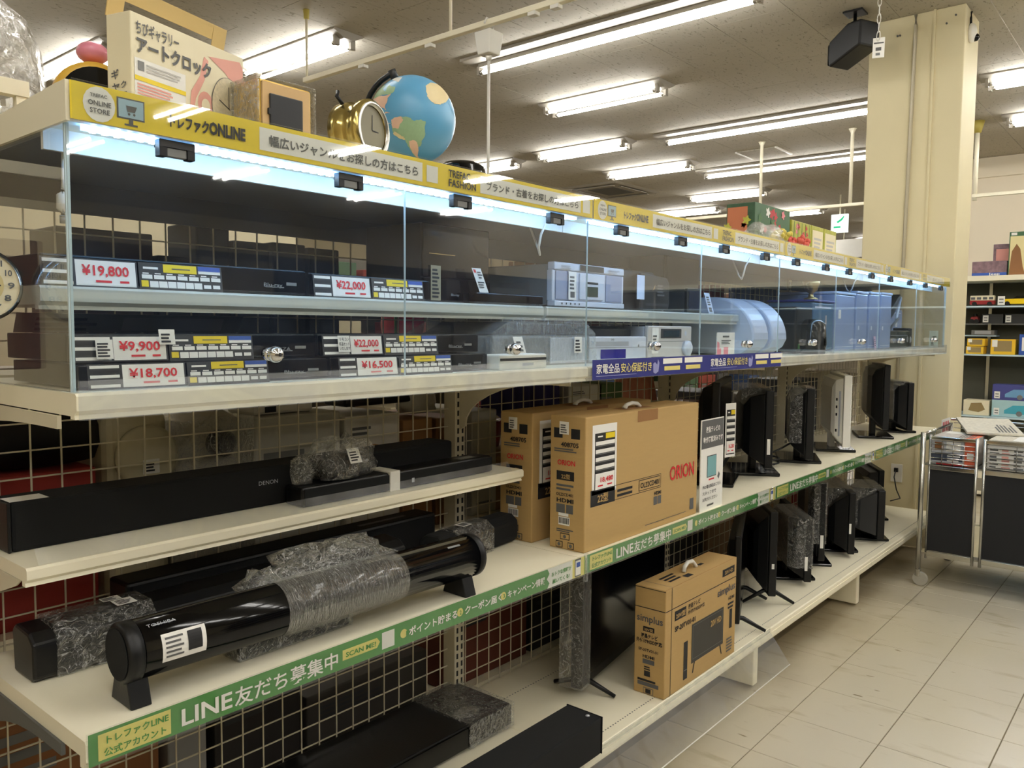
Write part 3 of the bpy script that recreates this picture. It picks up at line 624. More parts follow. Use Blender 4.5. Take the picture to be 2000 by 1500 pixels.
# black radio
t = thing('radio_cassette', 'rounded black portable radio with a blank white tag, beside the silver stereo', 'radio', (1.655, 0.175, 1.388))
MB().prism([(0, 0.01), (0.01, 0), (0.20, 0), (0.21, 0.01), (0.21, 0.11), (0.19, 0.125), (0.02, 0.125), (0, 0.11)], 'y', 0.02, 0.17, BLACK).build('body', t, bevel=0.004)
MB().prism([(0.08, 0.006), (0.25, 0.006), (0.262, 0.02), (0.262, 0.09), (0.245, 0.11), (0.08, 0.118)], 'y', 0.0, 0.02, SATIN).build('front_panel', t, bevel=0.004)
hd = MB(); hd.tube([(0.02, 0.1, 0.12), (0.02, 0.1, 0.135), (0.10, 0.1, 0.14), (0.18, 0.1, 0.135), (0.18, 0.1, 0.12)], 0.005, BLACK, 6); hd.build('handle', t)
P = Panel(t, (0, -0.001, 0), FX, FU); P.rect(0.055, 0.036, 0.10, 0.110, M('pale blue tag', (205, 218, 240), 0.6), 3); P.poly([(0.15, 0.065), (0.165, 0.072), (0.168, 0.086)], M('tan print', (150, 120, 80), 0.6)); rows(P, 0.18, 0.05, 0.05, 0.04, 4, INKG); P.rect(0.11, 0.018, 0.25, 0.026, CHAR); P.build('front_print')
t = thing('speaker_box', 'tall black speaker standing behind the portable radio', 'speaker', (2.06, 0.27, 1.388))
MB().box((0, 0.012, 0), (0.25, 0.15, 0.205), SATIN).build('body', t, bevel=0.004); MB().box((0.004, 0, 0.004), (0.246, 0.0115, 0.2), CLOTH).build('grille', t, bevel=0.004)
t = thing('photo_frame_pair', 'thin black display frame standing before the tall black speaker', 'frame', (2.03, 0.17, 1.388))
fr = MB(); 
fr.box((0, 0, 0), (0.10, 0.012, 0.085), BLACK); fr.build('frame', t, bevel=0.002); MB().box((0.01, -0.001, 0.01), (0.09, -0.0002, 0.075), M('blue black screen', (24, 34, 58), 0.15)).build('screen', t)
P = Panel(None, (2.17, 0.16, 1.389), FX, (-0.28, 0.15, 1)); P.rect(0, 0, 0.04, 0.075, M('pale blue tag', (205, 218, 240), 0.6), 0); rows(P, 0.006, 0.03, 0.026, 0.035, 4); P.rect(0.008, 0.006, 0.03, 0.022, INKG); tag(P.build('price_card'), 'pale leaning tag at the right end of the inner shelf', 'tag')
# lower row, right of the recorders
t = thing('multifunction_printer', 'grey wrapped printer on the case floor with a leaning white tag', 'printer', (0.95, 0.11, 1.2385))
MB().box((0.02, 0.0, 0), (0.42, 0.27, 0.075), GREY).build('body', t, bevel=0.006); MB().prism([(0.03, 0.076), (0.40, 0.076), (0.36, 0.105), (0.10, 0.108)], 'y', 0.02, 0.25, BLACK).build('lid', t, bevel=0.004)
MB().box((0.24, -0.004, 0.004), (0.40, -0.0005, 0.07), SILVERL).build('front_panel', t, bevel=0.002)
wb = MB().prism([(0.0, 0.0), (0.44, 0.0), (0.43, 0.08), (0.37, 0.118), (0.10, 0.12), (0.01, 0.08)], 'y', -0.012, 0.28, WRAPT); wb.build('plastic_wrap', t)
P = Panel(t, (0.10, -0.02, 0.004), FX, (-0.3, 0.1, 1)); P.rect(0, 0, 0.035, 0.072, PAPER, 0); rows(P, 0.006, 0.035, 0.022, 0.03, 3); P.rect(0.012, 0.022, 0.025, 0.025, INK); P.build('hang_tag')
P = Panel(t, (0.33, -0.013, 0.03), FX, FU); P.rect(0, 0, 0.034, 0.042, PAPER); rows(P, 0.004, 0.004, 0.024, 0.034, 4, INK); P.build('stock_label')
t = thing('white_deck', 'small white deck under the grey printer behind a lock knob', 'deck', (0.895, 0.022, 1.2385))
MB().box((0, 0, 0), (0.17, 0.06, 0.034), WHITE).build('body', t, bevel=0.003); P = Panel(t, (0, 0, 0), FX, FU); P.rect(0.002, 0.020, 0.168, 0.026, INK); P.rect(0.08, 0.008, 0.12, 0.014, SILVER); P.build('front_print')
t = thing('silver_player', 'wide silver disc player with a blue display on the case floor', 'player', (1.375, 0.115, 1.2385))
MB().box((0, 0.012, 0.004), (0.30, 0.26, 0.07), SILVER).build('body', t, bevel=0.003); MB().box((0.0, 0, 0.003), (0.30, 0.0115, 0.072), SILVERL).build('front_panel', t, bevel=0.003)
MB().box((0.005, 0.05, 0.0705), (0.295, 0.25, 0.094), BLACK).build('lid', t, bevel=0.004)
P = Panel(t, (0, 0, 0), FX, FU); P.rect(0.055, 0.010, 0.185, 0.036, M('blue display', (28, 26, 130), 0.2)); P.rect(0.03, 0.045, 0.20, 0.058, SILVER); P.rect(0.0, 0.040, 0.30, 0.0415, GREY); P.text('DVD', 0.105, 0.061, 0.007, INKG, 0.016); P.disc(0.255, 0.045, 0.004, GREY); P.build('front_print')
t = thing('micro_component', 'silver disc component with black window and round dial on the case floor', 'stereo', (1.685, 0.115, 1.2385))
MB().box((0, 0.014, 0.004), (0.275, 0.26, 0.102), SILVER).build('body', t, bevel=0.003); MB().box((0.0, 0, 0.003), (0.275, 0.0135, 0.104), M('warm silver', (212, 208, 204), 0.35, 0.2)).build('front_panel', t, bevel=0.003)
dl = MB().lathe([(0.024, 0.0), (0.024, -0.012), (0.019, -0.016), (0, -0.016)], SILVERL, 24, (0.235, 0, 0.034), 'y'); dl.build('dial', t)
P = Panel(t, (0, 0, 0), FX, FU); P.rect(0.075, 0.066, 0.205, 0.095, INK); P.rect(0.09, 0.071, 0.19, 0.090, M('dark display', (30, 48, 60), 0.15), 2); P.rect(0.0, 0.056, 0.275, 0.0575, GREY); P.disc(0.232, 0.082, 0.008, SILVERL, 2); P.rect(0.02, 0.02, 0.06, 0.098, PAPER, 2); rows(P, 0.026, 0.03, 0.026, 0.05, 5, INKG, 3); P.rect(0.02, 0.006, 0.10, 0.010, INKG); P.build('front_print')
t = thing('notice_card', 'white notice card with a pink lower corner standing on the case floor', 'card', (2.085, 0.085, 1.2385))
MB().box((0, 0, 0), (0.135, 0.003, 0.085), PAPER).build('card', t); P = Panel(t, (0, 0, 0), FX, FU); P.rect(0.04, 0.068, 0.09, 0.074, INKG); rows(P, 0.03, 0.045, 0.08, 0.016, 3); P.poly([(0, 0.0), (0.03, 0.0), (0.03, 0.032), (0.018, 0.03), (0.016, 0.05), (0, 0.055)], M('pink print', (240, 150, 160), 0.6)); P.rect(0.05, 0.008, 0.085, 0.035, M('pink print', (240, 150, 160), 0.6)); P.build('print')
# two pale curved covers
PALE = M('pale blue white plastic', (196, 210, 236), 0.3, var=0.03)
def curved(label, x):
    t = thing('curved_appliance', label, 'appliance', (x, 0.07, 1.2385))
    pts = [(0.34, 0.01), (0.34, 0.215)] + [(0.16 + 0.155 * -math.sin(a * PI / 20) + 0.0, 0.06 + 0.155 * math.cos(a * PI / 20)) for a in range(0, 11)] + [(0.02, 0.03), (0.06, 0.004), (0.12, 0.0)]
    MB().prism(pts, 'x', 0, 0.135, PALE).build('shell', t, bevel=0.008); MB().box((0.008, 0.343, 0.02), (0.127, 0.35, 0.20), GREY).build('back_panel', t, bevel=0.002)
    P = Panel(t, (-0.0005, 0, 0), LX, FU); P.rect(-0.30, 0.17, -0.27, 0.19, M('soft red print', (206, 110, 110), 0.6)); P.rect(-0.255, 0.165, -0.245, 0.175, _M['soft red print']); P.build('mark')
    return t
curved('left of two pale curved appliances, with red marks on its side', 2.36)
curved('right of two pale curved appliances, behind the other one', 2.535)
# third showcase: upright pale panels, coffee machine, trophy
PALE2 = M('pale translucent plastic', (150, 168, 206), 0.25, var=0.05)
for n, (x, w_, h) in enumerate(((3.29, 0.27, 0.272), (3.585, 0.17, 0.285), (3.785, 0.17, 0.29), (3.975, 0.19, 0.295))):
    t = thing('storage_panel_box', ['widest pale upright box at the left of the row of four', 'second pale upright box from the left in the row of four', 'third pale upright box from the left in the row of four', 'rightmost pale upright box in the row of four'][n], 'box', (x, 0.10, 1.2385), 0, 'pale upright boxes in the third and last showcase')
    MB().box((0, 0, 0), (w_, 0.26, h - 0.012), PALE2).build('body', t, bevel=0.006); MB().box((-0.002, -0.004, h - 0.0115), (w_ + 0.002, 0.262, h), PALE).build('lid', t, bevel=0.003)
    P = Panel(t, (0, 0, 0), FX, FU); P.rect(0.01, 0.02, w_ - 0.01, 0.0225, PALE); P.rect(0.04, 0.15, 0.075, 0.19, PAPER) if n == 0 else P.rect(0.03, 0.1, 0.05, 0.12, PALE); P.build('front_print')
P = Panel(None, (3.86, 0.09, 1.2385), FX, (-0.2, 0.05, 1)); P.rect(0, 0, 0.03, 0.07, M('pink tag', (225, 190, 225), 0.6), 0); rows(P, 0.005, 0.02, 0.018, 0.04, 4); tag(P.build('price_card'), 'small pink tag leaning in front of the pale upright boxes', 'tag')
t = thing('coffee_machine', 'black and glass coffee machine with a blue tank in the third showcase', 'coffee machine', (2.80, 0.09, 1.2385))
MB().box((0, 0.0, 0), (0.18, 0.2, 0.19), BLACK).build('body', t, bevel=0.008); MB().box((0.19, 0.0, 0.012), (0.44, 0.2, 0.215), M('blue grey tank', (92, 122, 150), 0.12)).build('water_tank', t, bevel=0.008); MB().box((0.185, -0.003, 0.2155), (0.445, 0.203, 0.225), NAVY).build('tank_lid', t, bevel=0.003)
MB().lathe([(0.05, 0.0), (0.055, 0.04), (0.05, 0.12), (0.03, 0.14)], GLOSS, 20, (0.09, -0.035, 0.0)).build('jug', t)
P = Panel(t, (0, -0.001, 0), FX, FU); P.rect(0.21, 0.05, 0.30, 0.055, PALE); P.rect(0.2, 0.19, 0.4, 0.197, PALE); P.rect(0.33, 0.06, 0.345, 0.16, M('pale glint', (215, 200, 190), 0.2)); P.rect(0.02, 0.02, 0.04, 0.04, GREEN); P.build('front_print')  # pale upright bar is a glint painted on the tank
t = thing('small_trophy', 'small gold trophy cup standing on the blue tank of the coffee machine', 'trophy', (3.09, 0.14, 1.4635))
GOLD = M('brushed gold', (176, 150, 98), 0.3, 0.8)
MB().lathe([(0.03, 0), (0.03, 0.008), (0.012, 0.014), (0.009, 0.03), (0.026, 0.042), (0.034, 0.07), (0.037, 0.082), (0.033, 0.082), (0.024, 0.05)], GOLD, 20).build('cup', t)
for s in (-1, 1):
    hb = MB(); hb.tube([(s * 0.034, 0, 0.072), (s * 0.05, 0, 0.07), (s * 0.05, 0, 0.054), (s * 0.029, 0, 0.046)], 0.003, GOLD, 6); hb.build('handle', t)
# last showcase: lamp, dark gear, card
t = thing('desk_lamp', 'folding grey desk lamp leaning across the last showcase', 'lamp', (4.42, 0.2, 1.2385))
MB().lathe([(0.06, 0), (0.06, 0.012), (0.02, 0.02)], CHAR, 20).build('base', t); ar = MB(); ar.tube([(0, 0, 0.018), (0.02, -0.03, 0.12), (0.04, -0.06, 0.17)], 0.007, GREY, 8); ar.build('arm', t)
ar = MB(); ar.tube([(0.03, -0.05, 0.165), (0.22, -0.02, 0.29)], 0.008, SILVERL, 8); ar.build('upper_arm', t); hd = MB(); hd.prism([(-0.05, 0.13), (0.08, 0.20), (0.19, 0.285), (0.18, 0.31), (0.05, 0.24), (-0.06, 0.16)], 'y', -0.03, 0.03, CHAR); hd.build('lamp_head', t, bevel=0.006)
t = thing('audio_deck', 'dark wrapped amplifier at the foot of the folding desk lamp', 'amplifier', (4.22, 0.12, 1.2385))
MB().box((0, 0.01, 0), (0.42, 0.06, 0.10), BLACK).build('body', t, bevel=0.004); MB().box((0.004, 0.0, 0.004), (0.416, 0.0095, 0.096), GLOSS).build('front_panel', t, bevel=0.003)
P = Panel(t, (0, 0, 0), FX, FU); P.rect(0.08, 0.03, 0.3, 0.05, CHAR); P.disc(0.36, 0.05, 0.018, GREY); P.rect(0.02, 0.07, 0.36, 0.074, GREY); P.build('front_print')
for n, (x, w_, h) in enumerate(((4.66, 0.10, 0.115),)):
    t = thing('mini_speaker', 'small dark speaker with a pale cone beside the green card', 'speaker', (x, 0.14, 1.2385)); MB().box((0, 0.008, 0), (w_, 0.09, h), BLACK).build('body', t, bevel=0.004); MB().box((0.003, 0, 0.003), (w_ - 0.003, 0.0075, h - 0.003), CLOTH).build('grille', t, bevel=0.003)
    MB().lathe([(0.022, 0.0), (0.014, -0.006), (0.0, -0.008)], SILVER, 16, (w_ / 2, 0, h * 0.4), 'y').build('cone', t)
t = thing('wrapped_appliance', 'pale wrapped appliance with a small tag at the back of the last showcase', 'appliance', (4.50, 0.22, 1.2385)); MB().box((0, 0, 0), (0.36, 0.18, 0.23), PALE2).build('body', t, bevel=0.02); P = Panel(t, (0, 0, 0), FX, FU); P.rect(0.2, 0.12, 0.24, 0.18, PAPER); P.rect(0.03, 0.2, 0.3, 0.206, PALE); P.build('front_print')
t = thing('notice_card', 'pale green notice card standing at the right end of the last showcase', 'card', (4.70, 0.03, 1.2385)); MB().box((0, 0, 0), (0.20, 0.003, 0.10), M('pale green paper', (205, 222, 214), 0.7)).build('card', t); P = Panel(t, (0, 0, 0), FX, FU); P.rect(0.06, 0.06, 0.15, 0.068, INKG); rows(P, 0.03, 0.015, 0.07, 0.025, 3); P.build('print')

# ================================================================ middle shelf
def stock_note(P, a, b, w_, h_, price, k=1):
    P.rect(a, b, a + w_, b + h_, PAPER, k); P.rect(a + w_ * .1, b + h_ * .05, a + w_ * .92, b + h_ * .88, INK, k + 1)
    P.rect(a + w_ * .52, b + h_ * .79, a + w_ * .90, b + h_ * .87, YEL, k + 2); P.rect(a + w_ * .2, b + h_ * .82, a + w_ * .4, b + h_ * .84, PAPER, k + 2)
    for i in range(4):
        y = b + h_ * (0.36 + 0.115 * i)
        P.rect(a + w_ * .12, y, a + w_ * .9, y + h_ * 0.055, PAPER, k + 2); P.rect(a + w_ * .12, y - h_ * .018, a + w_ * .9, y - h_ * .008, GREY, k + 2)
    P.rect(a + w_ * .12, b + h_ * .07, a + w_ * .9, b + h_ * .30, PAPER, k + 2); P.text(price, a + w_ * .28, b + h_ * .17, h_ * .10, RED, w_ * .52, k=k + 4); P.rect(a + w_ * .22, b + h_ * .11, a + w_ * .42, b + h_ * .13, RED, k + 3); P.rect(a + w_ * .6, b + h_ * .11, a + w_ * .8, b + h_ * .13, RED, k + 3)
def carton(name, label, loc, sz, mat=KRAFT, rot=0, group=None):
    t = thing(name, label, 'carton', loc, rot, group); X, Y, Z = sz
    MB().box((0, 0, 0), (X, Y, Z), mat).build('body', t, bevel=0.003)
    return t
def orion(label, loc, front=True):
    t = carton('television_carton', label, loc, (0.612, 0.112, 0.350), KRAFT, 0, 'two television cartons with red lettering')
    P = Panel(t, (0, 0, 0), FX, FU)
    P.text('ORION', 0.435, 0.128, 0.060, RED, 0.150, bold=0.012)
    P.rect(0.025, 0.115, 0.14, 0.158, INK); P.text('22型', 0.055, 0.124, 0.026, KRAFT, 0.05)
    P.rect(0.14, 0.156, 0.385, 0.1575, INK); P.rect(0.14, 0.117, 0.385, 0.1185, INK); P.rect(0.3835, 0.117, 0.385, 0.1575, INK); rows(P, 0.15, 0.124, 0.09, 0.026, 2, INK); P.rect(0.262, 0.122, 0.378, 0.153, INK); P.rect(0.264, 0.124, 0.376, 0.151, KRAFT, 2); P.text('OL22CD401', 0.268, 0.130, 0.021, INK, 0.103, k=4)
    P.text('HDMI', 0.345, 0.099, 0.014, INK, 0.04, bold=0.03); P.rect(0.345, 0.070, 0.365, 0.094, INKG); P.rect(0.368, 0.070, 0.388, 0.094, INKG)
    P.rect(0.565, 0.020, 0.59, 0.055, INKG); P.rect(0.30, 0.018, 0.54, 0.0195, INKG); P.rect(0.25, 0.318, 0.36, 0.3495, KRAFTD)
    stock_note(P, 0.03, 0.145, 0.115, 0.182, '18,480'); P.build('front_print')
    P = Panel(t, (0, 0, 0), LX, FU); a = -0.112
    for k in range(2): P.rect(a + 0.012 + 0.055 * k, 0.292, a + 0.04 + 0.055 * k, 0.318, INK)
    P.text('408705', a + 0.036, 0.270, 0.017, INK, 0.056, bold=0.02); rows(P, a + 0.014, 0.256, 0.075, 0.012, 2)
    P.text('ORION', a + 0.025, 0.222, 0.019, RED, 0.056, bold=0.02)
    P.rect(a + 0.022, 0.182, a + 0.078, 0.206, INK); P.text('22型', a + 0.038, 0.187, 0.014, KRAFT, 0.028)
    rows(P, a + 0.022, 0.156, 0.056, 0.02, 2); P.text('OL22CD401', a + 0.022, 0.141, 0.011, INK, 0.054); P.text('HDMI', a + 0.023, 0.124, 0.015, INK, 0.054, bold=0.03); P.rect(a + 0.022, 0.096, a + 0.05, 0.119, INKG); P.rect(a + 0.054, 0.096, a + 0.076, 0.119, INKG)
    barcode(P, a + 0.03, 0.064, 0.036, 0.022); P.rect(a + 0.03, 0.088, a + 0.062, 0.096, PAPER, 2); rows(P, a + 0.024, 0.046, 0.056, 0.010, 2)
    for q in ((0.036, 0.026, 0.066, 0.043), (0.022, 0.004, 0.044, 0.021), (0.06, 0.004, 0.08, 0.021)):
        P.rect(a + q[0], q[1], a + q[2], q[3], INK); P.rect(a + q[0] + .002, q[1] + .002, a + q[2] - .002, q[3] - .002, KRAFT, 2); P.disc(a + (q[0] + q[2]) / 2, (q[1] + q[3]) / 2, .005, INKG, 3, 10)
    P.rect(a + 0.03, 0.302, a + 0.06, 0.335, PAPER, 2); rows(P, a + 0.034, 0.306, 0.02, 0.024, 4, INKG, 3); P.build('side_print')
    P = Panel(t, (0, 0, 0.35), FX, (0, 1, 0)); P.rect(0.0, 0.0555, 0.612, 0.0565, KRAFTD); P.rect(0.24, 0.03, 0.38, 0.08, KRAFTD); P.build('top_seam')
    hb = MB(); hb.tube([(0.27, 0.056, 0.351), (0.28, 0.056, 0.36), (0.31, 0.056, 0.364), (0.34, 0.056, 0.36), (0.35, 0.056, 0.351)], [0.008, 0.006, 0.006, 0.006, 0.008], WHITE, 6); hb.build('carry_handle', t)
    return t
orion('front brown television carton with red ORION lettering on middle shelf', (1.236, 0.026, 0.757))
orion('rear brown television carton standing behind the front ORION carton', (1.226, 0.190, 0.757))
t = thing('notice_sign', 'white upright sign with a dark grey heading beside the ORION carton', 'sign', (1.862, 0.022, 0.757), 0.03)
MB().box((0, 0, 0), (0.168, 0.003, 0.292), PAPER).build('board', t); P = Panel(t, (0, 0, 0), FX, FU)
P.rect(0.003, 0.200, 0.165, 0.289, INKG); P.text('液晶テレビの', 0.03, 0.252, 0.02, PAPER, 0.105); P.text('動作確認済みです', 0.012, 0.220, 0.02, PAPER, 0.145)
P.rect(0.045, 0.105, 0.115, 0.175, INKG); P.rect(0.048, 0.108, 0.112, 0.172, M('teal print', (120, 170, 175), 0.6), 2); P.rect(0.06, 0.095, 0.10, 0.10, RED); P.poly([(0.125, 0.10), (0.135, 0.09), (0.145, 0.105), (0.135, 0.115)], INKG)
for k, s in enumerate(('他の電化製品はこちら', 'スタッフまで', 'お声がけください')): P.text(s, 0.014, 0.072 - 0.02 * k, 0.0125, INKG, (0.135, 0.1, 0.11)[k])
P.rect(0.05, 0.012, 0.10, 0.018, INKG); P.build('print')

def tv(label, x, y, z, ang, W, H, th=0.03, bulge=0.05, stand='plate', lift=0.05, mat=BLACK, wrap=None, tilt=0.0, group=None, name='television', scr=True, inset=0.08, drop=0.0, backm=None, frame=None, extra=None):
    r = thing(name, label, 'television' if name == 'television' else 'monitor', (x, y, z), math.radians(ang), group)
    MB().box((0, 0, lift), (W, th, lift + H), frame or mat).build('frame', r, bevel=0.004)
    MB().box((0.015, -0.0012, lift + 0.03), (W - 0.015, -0.0002, lift + H - 0.015), GLOSS).build('screen', r)
    i = inset * W; b = MB(); b.frus((0.012, lift + 0.012, W - 0.012, lift + H - 0.012), (i, lift + 0.14 * H, W - i, lift + H * (0.93 - drop)), 'y', th, th + bulge * 0.7, backm or mat); b.frus((i, lift + 0.14 * H, W - i, lift + H * (0.93 - drop)), (i + 0.02, lift + 0.2 * H, W - i - 0.02, lift + H * (0.82 - drop)), 'y', th + bulge * 0.7, th + bulge, backm or mat); b.build('back_cover', r, bevel=0.004)
    if stand == 'feet':
        for fx in (0.06, W - 0.06):
            f = MB(); f.tube([(fx, th / 2 - 0.1, 0.007), (fx, th / 2 - 0.02, lift + 0.005), (fx, th / 2 + 0.02, lift + 0.005), (fx, th / 2 + 0.1, 0.007)], [0.006, 0.009, 0.009, 0.006], mat, 6); f.build('foot', r)
    else:
        MB().box((W / 2 - 0.035, th + 0.004, 0.012), (W / 2 + 0.035, th + 0.03, lift + 0.1), mat).build('neck', r, bevel=0.004)
        MB().box((W / 2 - 0.13, th / 2 - 0.06, 0.0), (W / 2 + 0.13, th / 2 + 0.12, 0.013), GLOSS).build('stand_base', r, bevel=0.004)
    if wrap:
        a, c = wrap; wb = MB(); e = 0.004
        wb.prism([(a, -e), (c, -e), (c, th + bulge * 0.6), (min(c, W - i), th + bulge + e), (max(a, i), th + bulge + e), (a, th + bulge * 0.6)], 'z', lift + 0.22 * H, lift + H + e, WRAP); wb.build('plastic_wrap', r)
    if extra:
        P = Panel(r, (0, 0, 0), (0, -1, 0), FU); extra(P); P.build('stock_label')
    return r
def lab(a, b, w_=0.012, h_=0.06): return lambda P: P.rect(a, b, a + w_, b + h_, PAPER, 2)
mz = 0.7575
tv('black television next to the white sign, a long price note on its edge', 2.20, 0.125, mz, 20, 0.47, 0.335, 0.028, 0.05, 'plate', 0.055, wrap=None)
nt_ = Panel(None, (2.255, 0.128, 0.875), (0.98, -0.2, 0), (0.0, 0.0, 1)); stock_note(nt_, 0, 0, 0.06, 0.195, '16,280'); tag(nt_.build('price_note'), 'long white price note fixed to the black television next to the sign', 'price note')
tv('black television with bunched wrap on top, left of the grey upright', 2.55, 0.07, mz, 31, 0.44, 0.30, 0.03, 0.075, 'plate', 0.045, wrap=(0.1, 0.43), drop=0.02, extra=lab(-0.022, 0.10))
tv('black television with slanted back corners, right of the grey upright', 2.97, 0.065, mz, 25, 0.44, 0.30, 0.032, 0.06, 'plate', 0.03, wrap=(0.02, 0.2), drop=0.04)
wm = tv('white monitor with a row of sockets on its back', 3.42, 0.055, mz, 27, 0.44, 0.335, 0.035, 0.045, 'plate', 0.035, WHITE, name='monitor', frame=WHITE)
P = Panel(wm, (0.04, 0.062, 0.035), (-1, -0.9, 0), FU, 0.003); P.rect(-0.012, 0.05, 0.028, 0.26, SILVERL); [P.rect(0.004, z, 0.013, z + 0.013, INK, 2) for z in (0.215, 0.18, 0.145, 0.07)]; P.build('socket_panel')
tv('tall black television on a flat square base, past the white monitor', 4.05, 0.06, mz, 24, 0.46, 0.34, 0.03, 0.05, 'plate', 0.06, wrap=(0.2, 0.44))
tv('small tilted black monitor, last on the middle shelf', 4.45, 0.04, mz, 33, 0.40, 0.27, 0.03, 0.06, 'plate', 0.02, name='monitor', wrap=(0.05, 0.3))
cb = MB(); cb.tube([(2.86 + 0.035 * math.cos(k * 0.6), 0.20 + 0.03 * math.sin(k * 0.6), 0.764 + 0.0016 * k) for k in range(26)] + [(2.95, 0.19, 0.83), (3.0, 0.17, 0.85)], 0.004, BLACK, 5); tag(cb.build('coiled_cord'), 'coiled black power cord between two televisions on the middle shelf', 'cord')
# base shelf televisions
bz = 0.2436
BIG = tv('large black television wrapped at its near edge, behind the lower carton', 1.46, 0.185, bz, 10, 0.72, 0.42, 0.035, 0.03, 'feet', 0.03, extra=None)
b_ = MB(); b_.prism([(-0.006, -0.006), (0.05, -0.006), (0.05, 0.07), (-0.006, 0.07)], 'z', 0.03, 0.455, WRAPT); b_.build('plastic_wrap', BIG)
P = Panel(None, (1.98, 0.255, 0.585), (0.985, 0.17, 0), FU); P.rect(0, 0, 0.075, 0.10, PAPER, 0); P.rect(0.004, 0.004, 0.071, 0.096, INK); P.rect(0.008, 0.03, 0.067, 0.08, M('pink print', (240, 150, 160), 0.6), 2); tag(P.build('price_note'), 'price note fixed high on the large black television behind the lower carton', 'price note')
tv('slim black television just right of the lower carton, seen edge-on', 2.245, 0.05, bz, 22, 0.49, 0.32, 0.022, 0.03, 'feet', 0.04)
tv('black television on splayed feet, second right of the lower carton', 2.60, 0.06, bz, 36, 0.46, 0.335, 0.03, 0.05, 'feet', 0.05, extra=lab(-0.02, 0.16, 0.01, 0.02), drop=0.1)
tv('wrapped black television with a white label, third right of the lower carton', 2.97, 0.055, bz, 36, 0.44, 0.27, 0.03, 0.06, 'plate', 0.02, wrap=(0.0, 0.3), drop=0.12, extra=lab(-0.03, 0.07))
tv('narrow black television on a flat base, fourth right of the lower carton', 3.26, 0.10, bz, 30, 0.37, 0.36, 0.03, 0.04, 'plate', 0.04, wrap=(0.0, 0.12), extra=lab(-0.022, 0.10, 0.014))
tv('wide wrapped black television, fifth right of the lower carton', 3.54, 0.055, bz, 30, 0.48, 0.30, 0.03, 0.08, 'plate', 0.02, wrap=(0.08, 0.4), drop=0.12, extra=lab(-0.028, 0.12, 0.01, 0.05))
tv('thick grey-backed monitor, sixth right of the lower carton', 3.90, 0.02, bz, 28, 0.42, 0.25, 0.035, 0.11, 'plate', 0.03, wrap=(0.04, 0.3), name='monitor', drop=0.14, backm=CHAR)
tv('grey monitor tipped against the pillar, last on the base shelf', 4.42, 0.17, bz, 30, 0.36, 0.28, 0.03, 0.06, 'plate', 0.02, name='monitor', backm=CHAR)
# lower carton
t = carton('television_carton', 'smaller brown television carton with a printed set, on the base shelf', (1.618, -0.001, bz), (0.478, 0.104, 0.328), KRAFT)
P = Panel(t, (0, 0, 0), FX, FU)
P.rect(0.034, 0, 0.037, 0.328, INK); P.rect(0, 0.262, 0.478, 0.2645, INK); P.rect(0.37, 0.282, 0.46, 0.306, INK); P.text('20V HD', 0.385, 0.288, 0.016, KRAFT, 0.06); P.text('simplus', 0.335, 0.225, 0.034, INKG, 0.13)
P.rect(0.055, 0.222, 0.125, 0.252, INK); P.text('20V型', 0.06, 0.229, 0.018, KRAFT, 0.058); P.text('液晶テレビ', 0.135, 0.240, 0.016, INK, 0.08); P.text('外付けHDD対応', 0.135, 0.222, 0.014, INK, 0.11); P.text('SP-20TV01-01', 0.055, 0.190, 0.021, INK, 0.13, bold=0.03)
P.rect(0.165, 0.058, 0.385, 0.182, M('printed screen', (52, 50, 46), 0.5)); P.rect(0.172, 0.07, 0.378, 0.071, GREY, 2); P.rect(0.172, 0.071, 0.173, 0.176, GREY, 2); P.rect(0.172, 0.175, 0.378, 0.176, GREY, 2); P.rect(0.377, 0.071, 0.378, 0.176, GREY, 2); P.text('20V HD', 0.29, 0.14, 0.027, KRAFT, 0.075, bold=0.03, k=4)
P.poly([(0.19, 0.058), (0.178, 0.026), (0.172, 0.026), (0.182, 0.058)], INK); P.poly([(0.36, 0.058), (0.372, 0.026), (0.378, 0.026), (0.368, 0.058)], INK)
P.rect(0.115, 0.022, 0.14, 0.14, INK); P.rect(0.117, 0.05, 0.138, 0.052, GREY, 2); P.text('HDMI', 0.415, 0.195, 0.015, INK, 0.045); rows(P, 0.415, 0.165, 0.045, 0.025, 2, INK); P.rect(0.43, 0.095, 0.45, 0.16, INK); rows(P, 0.41, 0.02, 0.055, 0.05, 5); P.build('front_print')
P = Panel(t, (0, 0, 0), LX, FU); a = -0.104
P.rect(a, 0.262, 0, 0.2645, INK); P.rect(a, 0.322, 0, 0.324, INK); P.text('simplus', a + 0.008, 0.222, 0.03, INKG, 0.088); P.rect(a + 0.03, 0.192, a + 0.068, 0.207, INK); P.text('20V型', a + 0.034, 0.195, 0.01, KRAFT, 0.03); P.text('液晶テレビ', a + 0.024, 0.174, 0.014, INK, 0.056, bold=0.03); P.text('外付けHDD対応', a + 0.008, 0.158, 0.014, INK, 0.088, bold=0.03); P.text('SP-20TV01-01', a + 0.016, 0.132, 0.012, INK, 0.066)
P.text('HDMI', a + 0.03, 0.112, 0.013, INK, 0.04, bold=0.03); P.rect(a + 0.03, 0.094, a + 0.07, 0.108, INKG); rows(P, a + 0.036, 0.076, 0.02, 0.014, 2, INK); P.rect(a + 0.036, 0.056, a + 0.056, 0.073, INK); rows(P, a + 0.014, 0.040, 0.075, 0.012, 1, INK); P.rect(a + 0.014, 0.026, a + 0.085, 0.038, INKG); P.rect(a + 0.034, 0.003, a + 0.068, 0.022, INKG); P.rect(a + 0.036, 0.005, a + 0.066, 0.02, KRAFT, 2); P.rect(a + 0.042, 0.006, a + 0.060, 0.019, INK, 3); P.build('side_print')
